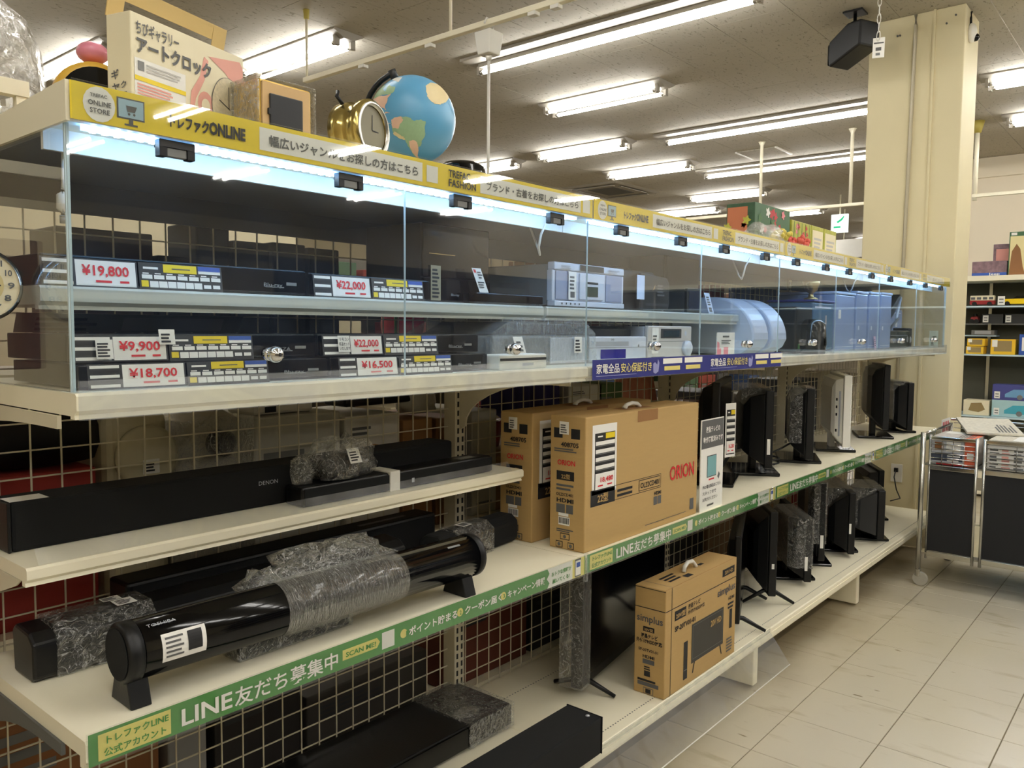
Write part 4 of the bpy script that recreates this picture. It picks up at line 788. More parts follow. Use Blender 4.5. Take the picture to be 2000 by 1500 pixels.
P = Panel(t, (0, 0, 0.328), FX, (0, 1, 0)); P.rect(0, 0.0, 0.478, 0.0012, KRAFTD); P.rect(0.04, 0, 0.042, 0.104, INKG); rows(P, 0.08, 0.03, 0.10, 0.05, 3, INK); P.rect(0.16, 0.015, 0.2, 0.035, INK); P.rect(0.30, 0.045, 0.33, 0.058, INK); P.build('top_print')
hb = MB(); hb.tube([(0.20, 0.05, 0.329), (0.205, 0.05, 0.345), (0.225, 0.05, 0.355), (0.255, 0.05, 0.352), (0.275, 0.05, 0.335), (0.28, 0.05, 0.329)], 0.007, WHITE, 6); hb.build('carry_handle', t)
# clear acrylic guard hanging from the base shelf edge
t = thing('acrylic_guard', 'clear acrylic guard hanging from the base shelf edge below the lower carton', 'guard', (0, 0, 0))
MB().add([(1.1, -0.008, 0.236), (2.38, -0.008, 0.236), (2.38, -0.085, 0.135), (1.1, -0.085, 0.135)], [(0, 1, 2, 3)], ACRYL).build('sheet', t, fix=False)
MB().tube([(1.1, -0.0855, 0.134), (2.38, -0.0855, 0.134)], 0.0018, WHITE, 5).build('edge', t); MB().box((1.1, -0.0100, 0.232), (2.38, -0.0074, 0.246), ACRYL).build('clip_rail', t)
# big black wrapped deck and black sound bar at the left of the base shelf
t = thing('video_deck', 'large flat black deck with a wrapped right end on the base shelf', 'deck', (0.60, 0.232, bz))
MB().box((0, 0.006, 0.01), (0.60, 0.215, 0.068), BLACK).build('body', t, bevel=0.004); MB().box((0.001, 0, 0.012), (0.599, 0.0055, 0.066), GLOSS).build('front_panel', t, bevel=0.002)
for fx in (0.05, 0.55):
    for fy in (0.04, 0.18): MB().lathe([(0.012, 0), (0.012, 0.01)], BLACK, 10, (fx, fy, 0)).build('foot', t)
wb = MB(); wb.box((0.43, -0.004, 0.008), (0.605, 0.218, 0.073), WRAP); wb.sphere((0.47, 0.05, 0.074), 0.03, WRAP, 12, (1.5, 1, 0.3)); wb.build('plastic_wrap', t)
t = thing('sound_bar', 'black sound bar lying along the base shelf edge, overhanging it', 'sound bar', (0.40, -0.03, bz))
MB().prism([(0, 0.0), (0.118, 0.0), (0.118, 0.088), (0.105, 0.098), (0.0, 0.098)], 'x', 0, 0.845, CLOTH).build('body', t, bevel=0.005)
MB().box((0.8455, -0.001, 0.0), (0.849, 0.112, 0.097), BLACK).build('end_cap', t, bevel=0.001); MB().lathe([(0.006, 0.0982), (0.005, 0.1005), (0, 0.1008)], SILVER, 12, (0.825, 0.03, 0)).build('screw', t)
t = thing('set_top_box', 'dark flat box at the lower left below the green strip', 'box', (0.02, 0.14, bz)); MB().box((0, 0, 0), (0.36, 0.28, 0.10), BLACK).build('body', t, bevel=0.005); MB().box((0.004, -0.004, 0.01), (0.356, -0.0005, 0.09), GLOSS).build('front_panel', t)

# ================================================================ left bay: extra shelf and sound bars
e_ = thing('extra_shelf', 'short cream shelf carrying two sound bars above the left bay', 'shelf', (0, 0, 0))
d = MB().box((0.003, 0.216, 0.938), (1.197, 0.43, 0.960), CREAM); lip(d, 0.003, 1.197, 0.20, 0.930, 0.960); d.build('board', e_)
MB().add([(0.02, 0.197, 0.962), (1.15, 0.197, 0.962), (1.15, 0.212, 0.985), (0.02, 0.212, 0.985)], [(0, 1, 2, 3)], ACRYL).build('price_rail', e_, fix=False)
for x in (0.0015, 1.1955): MB().prism([(0.43, 0.937), (0.22, 0.937), (0.24, 0.925), (0.43, 0.86)], 'x', x, x + 0.003, CREAMD).build('bracket', e_)
t = thing('sound_bar', 'long black cloth sound bar at the back of the extra shelf', 'sound bar', (0.02, 0.305, 0.9605))
MB().box((0, 0, 0.0), (1.02, 0.085, 0.082), CLOTH).build('body', t, bevel=0.006); MB().box((-0.006, -0.001, -0.0), (-0.0005, 0.086, 0.083), BLACK).build('end_cap', t, bevel=0.002)
P = Panel(t, (0, 0, 0), FX, FU); P.text('DENON', 0.452, 0.046, 0.012, SILVER, 0.045); P.build('logo') if P.b.v else text('DENON', t, (0.452, -0.002, 0.046), FX, FU, 0.012, SILVER, 0.045)
P = Panel(t, (0, 0, 0.082), FX, (0, 1, 0)); P.rect(0.0, 0.005, 0.06, 0.05, PAPER); P.build('paper_slip')
t = thing('sound_bar', 'shorter black sound bar at the front of the extra shelf, tied with white band', 'sound bar', (0.53, 0.235, 0.9605))
MB().box((0, 0, 0.0), (0.585, 0.062, 0.042), SATIN).build('body', t, bevel=0.006); MB().box((0.004, -0.003, 0.004), (0.581, -0.0005, 0.038), CLOTH).build('grille', t)
MB().box((0.232, -0.006, -0.0), (0.262, 0.066, 0.046), WHITE).build('white_band', t, bevel=0.002)
P = Panel(t, (0, -0.003, 0), FX, FU); P.rect(0.30, 0.012, 0.308, 0.022, SILVER); P.build('logo'); P = Panel(t, (0, 0, 0.042), FX, (0, 1, 0)); P.rect(0.48, 0.01, 0.54, 0.04, GREY); P.build('top_label')
bg = thing('bagged_accessories', 'clear bag of black cables lying on the shorter front sound bar', 'bag', (0.64, 0.27, 1.003))
def blob(c, s, mat, seed, n=18, amp=0.22):
    rnd = random.Random(seed); ph = [rnd.uniform(0, 6) for _ in range(9)]; b = MB(); m = n // 2; vs = []; fs = []
    for j in range(m + 1):
        th = PI * j / m
        for k in range(n):
            a = 2 * PI * k / n; q = 1 + amp * (math.sin(3 * a + ph[0]) * math.sin(2 * th + ph[1]) + 0.6 * math.sin(5 * a + ph[2] + 3 * th) + 0.4 * math.sin(7 * th + ph[3] + 2 * a))
            if j in (0, m): q = 1
            vs.append((c[0] + s[0] * q * math.sin(th) * math.cos(a), c[1] + s[1] * q * math.sin(th) * math.sin(a), c[2] + s[2] * max(math.cos(th), -0.55) * (q if th < 1.6 else 1)))
    for j in range(m):
        for k in range(n): fs.append((j * n + k, (j + 1) * n + k, (j + 1) * n + (k + 1) % n, j * n + (k + 1) % n))
    return b.add(vs, fs, mat, True)
blob((0.02, 0, 0.031), (0.085, 0.038, 0.055), WRAP, 3).build('bag', bg); blob((0.02, 0, 0.024), (0.06, 0.028, 0.032), BLACK, 5, 14, 0.12).build('cables', bg); blob((-0.085, 0.0, 0.022), (0.025, 0.02, 0.04), WRAP, 8, 12).build('knot', bg)
P = Panel(bg, (0.01, -0.040, 0.035), FX, (0, 0.5, 1)); P.rect(0, 0, 0.032, 0.034, PAPER); rows(P, 0.004, 0.005, 0.024, 0.024, 4, INK); P.build('stock_label')
# cylinder sound bar on legs
t = thing('cylinder_speaker', 'long glossy black cylinder sound bar on legs, stretch-wrapped in the middle', 'sound bar', (0.085, 0.075, 0.7575), math.radians(-2.0))
R = 0.0455; zc = 0.0785
MB().lathe([(R, 0.02), (R, 0.735)], GLOSS, 32, (0, 0, zc), 'x').build('body', t)
MB().lathe([(R - 0.004, -0.004), (R + 0.001, 0.0), (R + 0.001, 0.0195)], BLACK, 32, (0, 0, zc), 'x').build('end_cap', t); MB().lathe([(R + 0.001, 0.7355), (R + 0.001, 0.752), (R - 0.004, 0.757)], BLACK, 32, (0, 0, zc), 'x').build('end_cap', t)
MB().lathe([(R - 0.006, -0.0055), (R - 0.006, -0.0045)], CLOTH, 32, (0, 0, zc), 'x').build('grille', t)
for lx in (0.0, 0.70): MB().prism([(-0.020, 0.05), (0.020, 0.05), (0.036, 0.0), (-0.036, 0.0)], 'x', lx, lx + 0.032, BLACK).build('leg', t, bevel=0.002)
MB().lathe([(R + 0.002, 0.265), (R + 0.005, 0.29), (R + 0.005, 0.50), (R + 0.002, 0.535)], WRAPT, 32, (0, 0, zc), 'x', caps=False).build('plastic_wrap', t, fix=False)
blob((0.42, 0.055, 0.115), (0.14, 0.05, 0.045), WRAP, 11, 20, 0.2).build('loose_wrap', t); blob((0.27, 0.06, 0.10), (0.04, 0.03, 0.035), WRAP, 14, 14, 0.25).build('loose_wrap', t)
def onc(a, x, rr=R + 0.0008): return (x, -rr * math.cos(a), zc + rr * math.sin(a))
def curvelab(x0, x1, a0, a1, mat, rr):
    b = MB(); vs = []; n = 6
    for k in range(n + 1):
        a = a0 + (a1 - a0) * k / n; vs += [onc(a, x0, rr), onc(a, x1, rr)]
    return b.add(vs, [(2 * k, 2 * k + 1, 2 * k + 3, 2 * k + 2) for k in range(n)], mat)
curvelab(0.045, 0.115, -0.35, 0.6, PAPER, R + 0.0008).build('stock_label', t); q = MB()
for k in range(5): 
    c_ = curvelab(0.05, 0.078 - 0.004 * (k % 2), -0.2 + 0.15 * k, -0.13 + 0.15 * k, INKG, R + 0.0014); q.add(c_.v, c_.f, INKG)
c_ = curvelab(0.085, 0.108, -0.15, 0.5, INK, R + 0.0014); q.add(c_.v, c_.f, INK); q.build('label_print', t)
c_ = curvelab(0.04, 0.075, 0.98, 1.03, SILVER, R + 0.0008); c_.build('logo', t)
text('TOSHIBA', t, onc(0.95, 0.03, R + 0.0016), FX, (0, math.sin(0.95), math.cos(0.95)), 0.008, SILVER, 0.045)
c_ = curvelab(0.655, 0.69, 0.9, 1.0, GREY, R + 0.0008); c_.build('buttons', t)
t = thing('remote_pack', 'black wrapped accessory lying under the cylinder sound bar', 'pack', (0.285, 0.075, 0.7575)); MB().box((0, 0.0, 0), (0.24, 0.05, 0.032), BLACK).build('body', t, bevel=0.008); MB().box((-0.004, -0.004, -0.0), (0.245, 0.054, 0.034), WRAP).build('plastic_wrap', t, bevel=0.006)
t = thing('sound_bar', 'black sound bar with a crinkled wrapped left end behind the cylinder one', 'sound bar', (0.025, 0.245, 0.7575))
MB().prism([(0, 0.006), (0.01, 0), (0.085, 0), (0.09, 0.07), (0.075, 0.082), (0.02, 0.078), (0, 0.062)], 'x', 0, 0.80, SATIN).build('body', t, bevel=0.005)
wb = MB(); wb.prism([(-0.004, 0.002), (0.01, -0.0), (0.088, 0), (0.095, 0.07), (0.077, 0.088), (0.016, 0.086), (-0.004, 0.065)], 'x', 0.035, 0.20, WRAP); wb.build('plastic_wrap', t)
P = Panel(t, (0.14, 0.014, 0.0885), (1, 0, 0), (0, 1, 0.05)); P.rect(0, 0, 0.035, 0.03, PAPER); rows(P, 0.004, 0.004, 0.026, 0.022, 4, INK); P.rect(-0.01, 0.032, 0.022, 0.052, PAPER); rows(P, -0.008, 0.035, 0.026, 0.014, 3, INK); P.build('stock_label')
t = thing('sound_bar', 'flat black sound bar at the very back with a grey top label', 'sound bar', (0.22, 0.345, 0.7575)); MB().box((0, 0, 0), (0.80, 0.075, 0.095), BLACK).build('body', t, bevel=0.006); MB().box((0.01, -0.003, 0.008), (0.79, -0.0005, 0.088), CLOTH).build('grille', t)
P = Panel(t, (0, 0, 0.095), FX, (0, 1, 0)); P.rect(0.57, 0.025, 0.72, 0.038, GREY); P.build('top_label')
t = thing('sound_bar', 'black cloth sound bar with a wrapped middle near the brown cartons', 'sound bar', (0.90, 0.195, 0.7575), math.radians(6))
MB().prism([(0, 0.012), (0.012, 0), (0.068, 0), (0.08, 0.012), (0.08, 0.06), (0.06, 0.075), (0.02, 0.075), (0, 0.06)], 'x', 0, 0.32, CLOTH).build('body', t, bevel=0.01); MB().prism([(-0.004, 0.002), (0.07, 0.0), (0.084, 0.01), (0.084, 0.062), (0.06, 0.08), (0.02, 0.08), (-0.004, 0.062)], 'x', 0.06, 0.20, WRAP).build('plastic_wrap', t)
P = Panel(t, (0.10, 0.018, 0.0805), FX, (0, 1, 0)); P.rect(0, 0, 0.036, 0.032, PAPER); P.rect(0.004, 0.004, 0.03, 0.026, INKG, 2); P.build('stock_label')

# ================================================================ goods on top of the showcases
zt = 1.6225
t = thing('clock_carton', 'cream art clock carton with a hang tab, standing on the nearest showcase', 'carton', (0.148, 0.128, zt), math.radians(16))
CBOX = M('cream printed card', (232, 222, 190), 0.6, var=0.03); TANC = M('tan card', (206, 178, 116), 0.65)
MB().box((0, 0, 0), (0.245, 0.052, 0.190), CBOX).build('body', t, bevel=0.002)
fb = MB(); q = (0.02, 0.06); z0, z1 = 0.190, 0.245; y0, y1 = 0.05, 0.055
def tab(u, v): return (u, 0.052 - v * 0.25, 0.190 + v)
for (a0, b0, a1, b1) in ((0, 0, 0.03, 0.055), (0.215, 0, 0.245, 0.055), (0.03, 0.03, 0.215, 0.055)):
    fb.add([tab(a0, b0), tab(a1, b0), tab(a1, b1), tab(a0, b1)], [(0, 1, 2, 3)], TANC)
fo = fb.build('hang_tab', t); sm = fo.modifiers.new('thick', 'SOLIDIFY'); sm.thickness = 0.002
P = Panel(t, (0, 0, 0), FX, FU)
P.text('ちびギャラリー', 0.008, 0.160, 0.022, INKG, 0.085, bold=0.02); P.text('アートクロック', 0.008, 0.132, 0.027, INKG, 0.155, bold=0.04)
P.rect(0.006, 0.004, 0.108, 0.122, PAPER); P.rect(0.012, 0.104, 0.024, 0.118, GREY, 2); rows(P, 0.028, 0.104, 0.07, 0.014, 3, M('light grey print', (190, 188, 184), 0.7)); P.rect(0.006, 0.088, 0.108, 0.095, YEL, 2)
rows(P, 0.01, 0.058, 0.09, 0.028, 6, M('pale red print', (226, 160, 150), 0.7)); rows(P, 0.01, 0.01, 0.08, 0.045, 8, INKG)
PINK = M('pink brush print', (226, 165, 150), 0.65)
P.poly([(0.115, 0.055), (0.122, 0.055), (0.130, 0.09), (0.150, 0.125), (0.160, 0.16), (0.150, 0.165), (0.140, 0.13), (0.120, 0.10)], PINK); P.disc(0.152, 0.085, 0.018, PINK, 1, 14, 0.022); P.disc(0.152, 0.083, 0.010, CBOX, 2, 14, 0.012); P.poly([(0.16, 0.168), (0.20, 0.150), (0.235, 0.12), (0.242, 0.10), (0.243, 0.17), (0.235, 0.18)], PINK)
P.disc(0.205, 0.092, 0.040, INKG, 2, 30, 0.052); P.disc(0.205, 0.092, 0.039, M('dotted dial print', (212, 200, 168), 0.65, var=0.25, scale=220), 3, 30, 0.051); P.rect(0.2045, 0.09, 0.2062, 0.128, INK, 4); P.poly([(0.182, 0.100), (0.182, 0.102), (0.208, 0.090), (0.208, 0.088)], INK, 4); P.rect(0.222, 0.058, 0.23, 0.074, INKG, 4)
P.disc(0.150, 0.022, 0.034, INKG, 2, 26, 0.036); P.disc(0.150, 0.022, 0.033, PAPER, 3, 26, 0.035); P.rect(0.1535, 0.015, 0.155, 0.048, INK, 4); rows(P, 0.126, 0.02, 0.022, 0.024, 5, INKG, 4); P.build('front_print')
P = Panel(t, (0, 0, 0), LX, FU); 
for k, s in enumerate('ギャラリー'): P.text(s, -0.042, 0.06 - 0.017 * k + 0.03, 0.016, INKG, 0.016)
for k, s in enumerate('クロック'): P.text(s, -0.022, 0.06 - 0.015 * k + 0.015, 0.012, INKG, 0.012)
P.build('side_print')
t = thing('alarm_clock', 'round yellow clock with a black face and pink bell, behind the clock carton', 'clock', (0.155, 0.27, zt), math.radians(-18))
YCL = M('honey yellow plastic', (224, 178, 70), 0.35)
MB().lathe([(0.050, -0.022), (0.062, -0.018), (0.066, 0.0), (0.066, 0.03), (0.055, 0.04)], YCL, 32, (0, 0, 0.075), 'y').build('case', t); MB().lathe([(0.053, -0.0225), (0.053, -0.0215)], GLOSS, 32, (0, 0, 0.075), 'y').build('dial', t)
MB().sphere((-0.002, 0.01, 0.158), 0.025, M('pink gloss', (226, 140, 160), 0.3), 18, (1, 1, 0.72)).build('bell', t); MB().box((-0.035, -0.01, 0), (0.035, 0.03, 0.014), YCL).build('stand', t, bevel=0.003)
t = thing('gold_clock', 'square gold clock wrapped in film, its back with black battery cover forward', 'clock', (0.354, 0.10, zt))
GOLDP = M('gold lacquer', (206, 168, 74), 0.3, 0.35)
MB().box((0.0, 0.006, 0), (0.112, 0.085, 0.135), GOLDP).build('body', t, bevel=0.006); MB().box((0.006, 0, 0.004), (0.104, 0.0055, 0.129), M('tan fibre board', (206, 172, 122), 0.7)).build('back_board', t, bevel=0.001)
MB().box((0.018, -0.004, 0.055), (0.086, -0.0005, 0.110), SATIN).build('battery_cover', t, bevel=0.002); MB().box((0.015, -0.0045, 0.074), (0.021, -0.0005, 0.084), BLACK).build('latch', t)
wb = MB(); wb.box((-0.004, -0.001, 0.0), (-0.001, 0.088, 0.137), WRAP); wb.box((0.113, -0.001, 0.0), (0.116, 0.088, 0.137), WRAP); wb.box((-0.004, -0.001, 0.136), (0.116, 0.088, 0.138), WRAP); wb.build('plastic_wrap', t)
t = thing('drum_clock', 'gold and clear drum-shaped clock lying on its side beside the globe', 'clock', (0.612, 0.125, zt + 0.094), math.radians(16))
BRASS = M('pale brass', (200, 180, 110), 0.2, 0.9)
MB().lathe([(0.040, 0.06), (0.056, 0.055), (0.058, 0.03), (0.053, 0.024), (0.053, 0.008), (0.06, 0.0), (0.06, -0.012), (0.055, -0.016)], BRASS, 32, (0, 0, 0), 'y', caps=False).build('case', t)
MB().lathe([(0.055, -0.0165), (0.050, -0.019), (0.046, -0.013)], STEEL, 32, (0, 0, 0), 'y', caps=False).build('bezel', t); MB().lathe([(0.046, -0.0105), (0.046, -0.0095)], M('olive dial', (124, 118, 92), 0.5), 32, (0, 0, 0), 'y').build('dial', t)
P = Panel(t, (0, -0.0108, 0), FX, FU); P.rect(-0.001, 0, 0.001, 0.03, INK); P.rect(0, -0.001, 0.022, 0.001, INK); P.build('hands');
MB().prism([(-0.04, -0.094), (0.04, -0.094), (0.03, -0.056), (-0.03, -0.056)], 'y', 0.0, 0.045, BRASS).build('stand', t)
kb = MB(); kb.tube([(-0.04, 0.03, 0.045), (-0.045, 0.04, 0.06), (-0.035, 0.045, 0.072)], 0.004, BLACK, 6); kb.build('knob', t)
# globe
t = thing('globe', 'blue desk globe turned to South America on a black stand', 'globe', (0, 0, 0))
GC = Vector((0.803, 0.20, 1.786)); GR = 0.0945
OCEAN = M('globe sea blue', (98, 166, 208), 0.35, var=0.10, scale=9)
MB().sphere(GC, GR, OCEAN, 48).build('ball', t)
to = (Vector((-0.455, -1.146, 1.33)) - GC).normalized(); right = Vector((0, 0, 1)).cross(to).normalized(); upv = to.cross(right)
pole = (upv * math.cos(math.radians(24)) - right * math.sin(math.radians(24))).normalized(); east = pole.cross(to).normalized(); fwd = east.cross(pole).normalized()
def ll(lat, lon, r):
    la, lo = math.radians(lat), math.radians(lon + 50); return GC + (pole * math.sin(la) + (fwd * math.cos(lo) + east * math.sin(lo)) * math.cos(la)) * r
def land(name, pts, mat, k=1):
    bm = bmesh.new(); vs = []
    n = len(pts); 
    for i in range(n):
        for s in range(4):
            a, b_ = pts[i], pts[(i + 1) % n]; f = s / 4; vs.append(bm.verts.new((a[1] + (b_[1] - a[1]) * f + random.uniform(-.6, .6), a[0] + (b_[0] - a[0]) * f + random.uniform(-.6, .6), 0)))
    bm.faces.new(vs); bmesh.ops.triangulate(bm, faces=bm.faces)
    for _ in range(2):
        bmesh.ops.subdivide_edges(bm, edges=[e for e in bm.edges if e.calc_length() > 6], cuts=1)
        bmesh.ops.triangulate(bm, faces=bm.faces)
    for v in bm.verts: v.co = ll(v.co.y, v.co.x, GR * (1 + 0.004 * k))
    bmesh.ops.recalc_face_normals(bm, faces=bm.faces)
    me = bpy.data.meshes.new(name); bm.to_mesh(me); bm.free(); me.materials.append(mat); o = bpy.data.objects.new(name, me); COL.objects.link(o); o.parent = t
LG = M('map green', (158, 190, 150), 0.45, var=0.12, scale=40); LP = M('map salmon', (236, 196, 170), 0.45, var=0.1, scale=40); LT = M('map cream', (226, 208, 160), 0.45, var=0.1, scale=40)
land('continent', [(10, -76), (12, -71), (10, -62), (5, -52), (0, -50), (-3, -40), (-7, -35), (-14, -39), (-23, -42), (-28, -49), (-34, -53), (-34, -58), (-39, -60), (-41, -64), (-46, -67), (-52, -69), (-54, -68), (-52, -73), (-42, -73), (-30, -71), (-18, -70), (-13, -77), (-5, -81), (1, -79), (7, -77)], LG)
land('country', [(-22, -66), (-22, -60), (-27, -56), (-34, -58), (-39, -60), (-46, -67), (-52, -69), (-50, -72), (-38, -71), (-28, -69)], LP, 2)
land('country', [(11, -76), (12, -71), (10, -62), (5, -60), (2, -67), (-2, -70), (1, -78), (7, -77)], LP, 2); land('country', [(-18, -70), (-14, -76), (-5, -81), (-3, -78), (-8, -74), (-13, -70), (-16, -69)], LT, 2)
land('continent', [(49, -123), (49, -95), (46, -84), (44, -67), (40, -74), (35, -76), (30, -81), (25, -80), (30, -85), (29, -95), (26, -97), (20, -97), (18, -94), (21, -90), (21, -87), (16, -88), (15, -83), (9, -82), (8, -78), (7, -80), (13, -88), (16, -95), (20, -105), (28, -112), (34, -119), (40, -124)], LP)
land('continent', [(49, -123), (60, -138), (68, -140), (70, -110), (68, -90), (60, -94), (52, -80), (60, -77), (62, -72), (52, -56), (46, -60), (44, -67), (49, -88)], LG)
land('continent', [(35, -6), (37, 10), (30, 32), (12, 43), (5, 8), (5, -5), (8, -13), (15, -17), (21, -17), (28, -12)], LT); land('continent', [(60, -45), (68, -53), (78, -70), (82, -40), (70, -22)], PAPER)
land('island', [(22, -84), (23, -80), (20, -75), (20, -77)], LP)
ar = MB(); ar.tube([GC + (pole * math.cos(math.radians(a)) - east * math.sin(math.radians(a))) * (GR + 0.010) for a in range(-4, 186, 10)], 0.006, BLACK, 8); ar.build('arm', t)
ax = MB(); ax.tube([GC + pole * (GR - 0.003), GC + pole * (GR + 0.018)], 0.009, CHAR, 10); ax.build('axis_knob', t)
MB().lathe([(0.075, 0.0), (0.075, 0.006), (0.05, 0.022), (0.015, 0.032), (0.010, 0.062)], GLOSS, 32, (0.835, 0.20, zt)).build('base', t)
t = thing('black_bowl', 'shiny black round base beside the globe above the fascia', 'clock', (0.965, 0.205, zt)); MB().lathe([(0.055, 0.0), (0.062, 0.03), (0.058, 0.085), (0.04, 0.097), (0.0, 0.1)], GLOSS, 28).build('dome', t); MB().lathe([(0.064, 0.058), (0.066, 0.064), (0.064, 0.070)], STEEL, 28).build('rim', t)
# glass dome at the far left
t = thing('glass_dome', 'tall glass dome in crinkled film at the upper left corner', 'dome', (0.075, 0.62, 1.645))
MB().lathe([(0.135, 0.0), (0.130, 0.12), (0.122, 0.20), (0.10, 0.255), (0.06, 0.287), (0.0, 0.297)], film('dome film', ior=1.7, rough=0.05, milk=0.30, milkcol=(0.8, 0.77, 0.72), wrinkle=1.0, wscale=26, add=0.12), 40, caps=False).build('dome', t, fix=False)
MB().lathe([(0.14, 0.0), (0.14, 0.02)], GOLDP, 32, (0, 0, -0.021)).build('base', t); MB().lathe([(0.05, 0.0), (0.05, 0.18), (0.045, 0.2)], M('aged cream', (190, 178, 150), 0.4), 20, (-0.05, 0, 0.0)).build('clock_column', t); MB().box((0.0, -0.03, 0.07), (0.03, 0.0, 0.10), M('cobalt enamel', (30, 50, 140), 0.2)).build('ornament', t)
MB().box((-0.4, 0.485, 1.60), (1.19, 0.80, 1.622), CREAM).build('rear_top', gd); MB().box((1.21, 0.485, 1.60), (4.8, 0.80, 1.622), CREAM).build('rear_top', gd)
# gift boxes
FLOR = M('red green floral print', (150, 60, 48), 0.5, var=0.8, scale=34); DFL = M('dark floral print', (52, 84, 60), 0.5, var=0.4, scale=30); LIME = M('lime check print', (176, 176, 70), 0.5, var=0.3, scale=50)
def flowers(P, X, Z, n, seed, cols):
    rr = random.Random(seed)
    for k in range(n):
        a, b_, s = rr.uniform(.1, .9) * X, rr.uniform(.12, .9) * Z, rr.uniform(.05, .09) * Z
        P.poly([(a + s * (1 + .35 * math.cos(5 * i * .4)) * math.cos(i * .4), b_ + s * (1 + .35 * math.cos(5 * i * .4)) * math.sin(i * .4)) for i in range(16)], rr.choice(cols), 1 + k % 4)
RFL = M('flower red', (190, 52, 60), 0.5); PFL = M('flower pink', (222, 130, 140), 0.5); GFL = M('leaf green', (70, 112, 62), 0.5)
t = carton('gift_box', 'tall dark gift box with red flowers on top of the second and third showcase', (2.645, 0.21, zt), (0.36, 0.12, 0.215), DFL)
P = Panel(t, (0, 0, 0), FX, FU); P.rect(0, 0, 0.36, 0.215, M('dark green print', (64, 104, 70), 0.5), 0.5); flowers(P, .36, .215, 26, 3, [RFL, PFL, GFL, PAPER, RFL, GFL]); P.build('front_print')
P = Panel(t, (0, 0, 0), LX, FU); P.rect(-0.115, 0.01, -0.03, 0.2, M('terracotta print', (186, 112, 78), 0.5)); flowers(P, -0.14, .17, 12, 9, [RFL, GFL, RFL, LIME]); P.build('side_print')
for n, (x, w_) in enumerate(((3.02, 0.225), (3.252, 0.155), (3.415, 0.165))):
    t = carton('gift_box', ['lime green gift box with red blossoms, left of the two with white panels', 'lime gift box with a white panel, right of the blossom box', 'lime gift box with a white panel, rightmost on the showcases'][n], (x, 0.205, zt), (w_, 0.12, 0.185), LIME)
    P = Panel(t, (0, 0, 0), FX, FU)
    if n == 0: flowers(P, w_, .185, 14, 5, [RFL, PFL]); [P.rect(0.02 + 0.045 * k, 0.005, 0.026 + 0.045 * k, 0.18, GFL) for k in range(5)]
    else: P.rect(0.012, 0.0, w_ - 0.012, 0.165, CBOX); rows(P, 0.03, 0.05, w_ - 0.06, 0.09, 5, M('light grey print', (190, 188, 184), 0.7))
    P.build('front_print')
t = thing('flower_spray', 'artificial yellow and coral flowers lying before the gift boxes', 'flowers', (2.62, 0.09, zt + 0.02))
rr = random.Random(4); 
for nm, mat, cx, n in (('yellow_bloom', M('yellow petal', (214, 196, 90), 0.6), 0.0, 7), ('coral_bloom', M('coral petal', (224, 104, 88), 0.6), 0.16, 8)):
    for k in range(n):
        b_ = MB(); c = (cx + rr.uniform(-.06, .08), rr.uniform(-.02, .05), 0.045 + rr.uniform(0, .03) - (0.02 if cx else 0))
        for p_ in range(6):
            a = p_ * PI / 3 + k; b_.sphere((c[0] + .013 * math.cos(a), c[1] + .008 * math.sin(a), c[2] + .010 * math.sin(a * 1.3)), 0.0125, mat, 8, (1, .7, .8))
        b_.build(nm, t, kind='stuff')
st = MB(); st.tube([(-0.08, 0, 0.02), (0.02, 0.01, 0.03), (0.14, 0, 0.02), (0.22, 0, -0.01)], 0.004, GFL, 6); st.build('stem', t)
t = thing('silver_tray', 'low crinkled clear packet lying left of the coral flowers', 'packet', (2.40, 0.06, zt)); blob((0, 0, 0.045), (0.14, 0.04, 0.042), WRAP, 21, 18).build('film', t); MB().box((-0.1, -0.02, 0.004), (0.1, 0.02, 0.04), M('pale lilac card', (206, 192, 200), 0.6)).build('contents', t)

# ================================================================ hanging from the ceiling
t = thing('lighting_track', 'cream lighting track hung on rods, running behind the globe', 'track', (2.78, 0, 0))
MB().box((-0.018, 1.0, 2.895), (0.018, 3.32, 2.925), CREAM).build('rail', t, bevel=0.003)
for y in (3.30, 2.017): MB().lathe([(0.008, 2.925), (0.008, ZC)], CREAM, 8, (0, y, 0)).build('rod', t)
MB().lathe([(0.016, ZC - 0.06), (0.02, ZC - 0.002)], M('yellow plastic cap', (196, 180, 90), 0.5), 10, (0, 3.30, 0)).build('rod_cap', t)
for y in (2.15, 1.42, 1.28, 2.72): MB().box((-0.02, y, 2.875), (0.02, y + 0.05, 2.895), WHITE).build('track_plug', t, bevel=0.003)
t = thing('pull_cord', 'white ceiling box with hook and long pull cord hanging beside the globe', 'pull cord', (2.78, 1.74, 0))
MB().frus((-0.042, -0.042, 0.042, 0.042), (-0.055, -0.055, 0.055, 0.055), 'z', 2.745, 2.86, WHITE).build('box', t, bevel=0.006); MB().lathe([(0.014, 2.72), (0.02, 2.745)], WHITE, 10).build('collar', t)
hk = MB(); hk.tube([(0, 0, 2.86), (0.03, 0, 2.885), (0.025, 0, 2.92), (-0.02, 0, 2.93), (-0.035, 0, 2.90)], 0.006, WHITE, 6); hk.build('hook', t); MB().lathe([(0.008, 1.9), (0.008, 2.72)], WHITE, 8).build('cord', t)
t = thing('sign_rail', 'cream hanging rail on two rods, ending at the left edge of the pillar', 'rail', (8.06, 0, 0))
MB().box((-0.02, 1.3, 2.585), (0.02, 3.4, 2.615), CREAM).build('rail', t, bevel=0.003)
for y in (1.58, 2.52): MB().lathe([(0.018, 2.615), (0.018, ZC - 0.04), (0.04, ZC)], CREAM, 8, (0, y, 0)).build('rod', t)
